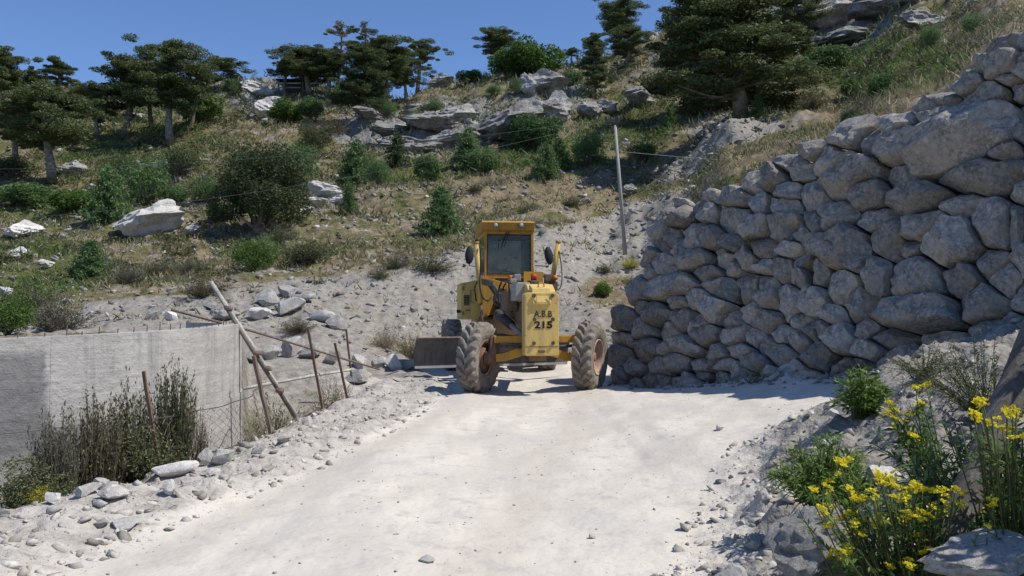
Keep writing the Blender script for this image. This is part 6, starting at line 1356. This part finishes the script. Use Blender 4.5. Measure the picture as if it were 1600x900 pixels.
def dome(base, n, rx, h, seed):
    r = np.random.default_rng(seed); out = []
    for k in range(n):
        w = r.uniform(0, 6.283); q = math.sqrt(r.uniform()); out.append(base + np.array([math.cos(w) * q * rx, math.sin(w) * q * rx, h * (1.05 - .6 * q * q) * r.uniform(.7, 1.08)]))
    return out
b1 = at(1345, 668, 7.3); b1[2] = gz(b1[0], b1[1]); herb('green_shrub', 'bright green leafy shrub at the top of the right bank', b1, dome(b1, 46, .26, .42, 1), 'bright_leaf', 21, .085, 26, .26)
b2 = at(1292, 770, 5.35); b2[2] = gz(b2[0], b2[1]); herb('green_shrub', 'larger green leafy shrub above the large block of stone', b2, dome(b2, 130, .36, .46, 2), 'bright_leaf', 22, .062, 34, .22)
C4F = [(545, 190), (600, 245), (575, 250), (700, 140), (690, 190), (650, 320), (660, 330), (310, 495), (285, 545), (365, 450), (500, 490), (560, 480), (590, 540), (640, 540), (660, 560), (700, 550), (770, 550), (840, 550), (405, 580), (440, 570), (490, 565), (545, 560), (585, 570), (330, 675), (395, 655), (430, 690), (390, 740), (525, 680), (600, 650), (650, 660), (690, 680), (740, 640), (780, 630), (820, 620), (880, 610), (940, 620), (1020, 620), (360, 790), (330, 840), (380, 870), (505, 730), (660, 760), (700, 735), (690, 800), (740, 795), (650, 850), (570, 880), (640, 880), (300, 620), (970, 185), (940, 225), (950, 255), (1000, 270), (1080, 220), (1090, 330), (1030, 720), (970, 715), (840, 745), (1090, 250), (1050, 300)]
pxs = [(1180 + a / 2.648, 560 + b / 2.648) for a, b in C4F]
def heads_for(sel, y, sc):
    out = []
    for (px, py) in sel:
        for k in range(3):
            q = at(px + r.normal() * 9, py + r.normal() * 6, y + r.normal() * .12); out.append((q, sc * r.uniform(.5, 1.05)))
    return out
low = [p for p in pxs if p[1] > 715 and p[0] < 1505]; upl = [p for p in pxs if p[1] < 715 and p[0] < 1480]; rgt = [p for p in pxs if p[0] >= 1505 and p[1] < 715]; lowr = [p for p in pxs if p[0] >= 1505 and p[1] >= 715]
for nm_, lab, bp, y, sel, sd, sc, ext in (('flowering_shrub', 'big yellow flowering shrub in the lower right foreground', (1420, 960), 3.05, low, 31, 1.0, 50), ('flowering_shrub', 'small yellow flowering plant higher on the bank behind the big one', (1470, 720), 4.6, upl, 32, 1.25, 16),
        ('flowering_shrub', 'yellow flowers in front of the leaning wooden post at the right edge', (1590, 800), 2.95, rgt, 33, .95, 14), ('flowering_shrub', 'shaded yellow flowers at the foot of the leaning post', (1560, 860), 2.9, lowr, 34, .9, 10)):
    hd = heads_for(sel, y, sc); b = at(*bp, y); b[2] = min(gz(b[0], b[1]), b[2] + .3)
    extra = [at(px + r.normal() * 30, py + r.uniform(5, 60), y + r.normal() * .15) for (px, py) in (sel * 4)[:ext]]
    herb(nm_, lab, b, [h[0] - np.array([0, 0, .006]) for h in hd] + extra, 'green_leaf', sd, .045 if sd != 32 else .06, 20, .26, hd, span=(.2, .97))
b = at(1575, 780, 3.45); b[2] = gz(b[0], b[1]) - .05; herb('dark_shrub', 'dark green shrub in shade behind the leaning wooden post', b, dome(b, 190, .46, .74, 5), 'cedar_leaf', 41, .065, 40, .2)
b = np.array([2.72, 3.45, gz(2.72, 3.45) - .05]); herb('dark_shrub', 'tall dark unseen shrub added beyond the right edge to shade the corner', b, dome(b, 260, .6, 1.75, 6), 'cedar_leaf', 42, .11, 52, .34)  # out of view, added so that its shadow darkens the lower right corner
b = np.array([2.35, 2.55, gz(2.35, 2.55) - .05]); herb('dark_shrub', 'tall dark unseen shrub added for its shade beyond the right edge near the corner boulder', b, dome(b, 230, .5, 1.4, 7), 'cedar_leaf', 43, .11, 50, .34)  # second unseen shrub, added and kept dense to cast shade into the view
b = at(1545, 600, 6.2); b[2] = gz(b[0], b[1]) - .03; herb('wiry_shrub', 'wiry pale green shrub in front of the stone wall at the right', b, dome(b, 95, .62, .62, 8), 'broom_leaf', 44, .032, 46, .34, stemr=.003)
b = at(1440, 590, 7.6); b[2] = gz(b[0], b[1]) - .03; herb('wiry_shrub', 'low wiry shrub at the left of the pale green one, by the wall foot', b, dome(b, 40, .42, .30, 9), 'broom_leaf', 45, .03, 34, .34, stemr=.003)
# on and at the wall
p = np.array(wall_hit(1186, 392)); w3 = face_to_local(p[0], p[1] * QS, .12) + np.array([WA[0], WA[1], 0]); herb('dry_tuft', 'dry straw tuft growing out of the middle of the stone wall', w3, dome(w3, 60, .34, .26, 10), 'dry_leaf', 46, .05, 14, .10, group='tufts on the stone wall', cat_='grass tuft')
p = np.array(wall_hit(1388, 262)); w3 = face_to_local(p[0], p[1] * QS, .12) + np.array([WA[0], WA[1], 0]); herb('dry_tuft', 'dry straw tuft beside the giant boulder of the stone wall', w3, dome(w3, 30, .26, .14, 11), 'dry_leaf', 47, .05, 12, .10, group='tufts on the stone wall', cat_='grass tuft')
for k, (px, py, h, lab) in enumerate([(1004, 606, .62, 'dry stalks at the left foot of the stone wall'), (1030, 604, .75, 'taller dry stalks at the foot of the stone wall'), (1340, 590, .35, 'dark green weeds in the shade at the wall foot'), (1180, 600, .25, 'low weeds in the shade at the middle of the wall foot')]):
    P = ground_hit(px, py); P = P.copy(); herb('wall_weed', lab, P, dome(P, 16, .3, h, 60 + k), 'dry_leaf' if k < 2 else 'green_leaf', 70 + k, .05, 14, .14, group='weeds at the wall foot', cat_='weed')
# yellow bush above the wall
for (px, py, hp, wp_, k, lab) in ((1415 + 20, 62, 0, 0, 0, ''),): pass
bush('yellow flowering bush above the stone wall near the top right', 'leafy', 'yellow_leaf', 1538, 92, 46, 92, 0, name='yellow_bush', y=15.5)
bush('green bush under the yellow flowering bush above the wall', 'dense', 'green_leaf', 1512, 112, 36, 40, 1, y=15.0)
for k, (px, py, w_, lab) in enumerate([(1430, 150, 90, 'bare grey twigs above the stone wall, left clump'), (1480, 140, 70, 'bare grey twigs above the stone wall, right clump')]):
    bush(lab, 'scrub', 'dry_leaf', px, py + 10, 62, w_, k, name='bare_shrub', y=15.0 + k)
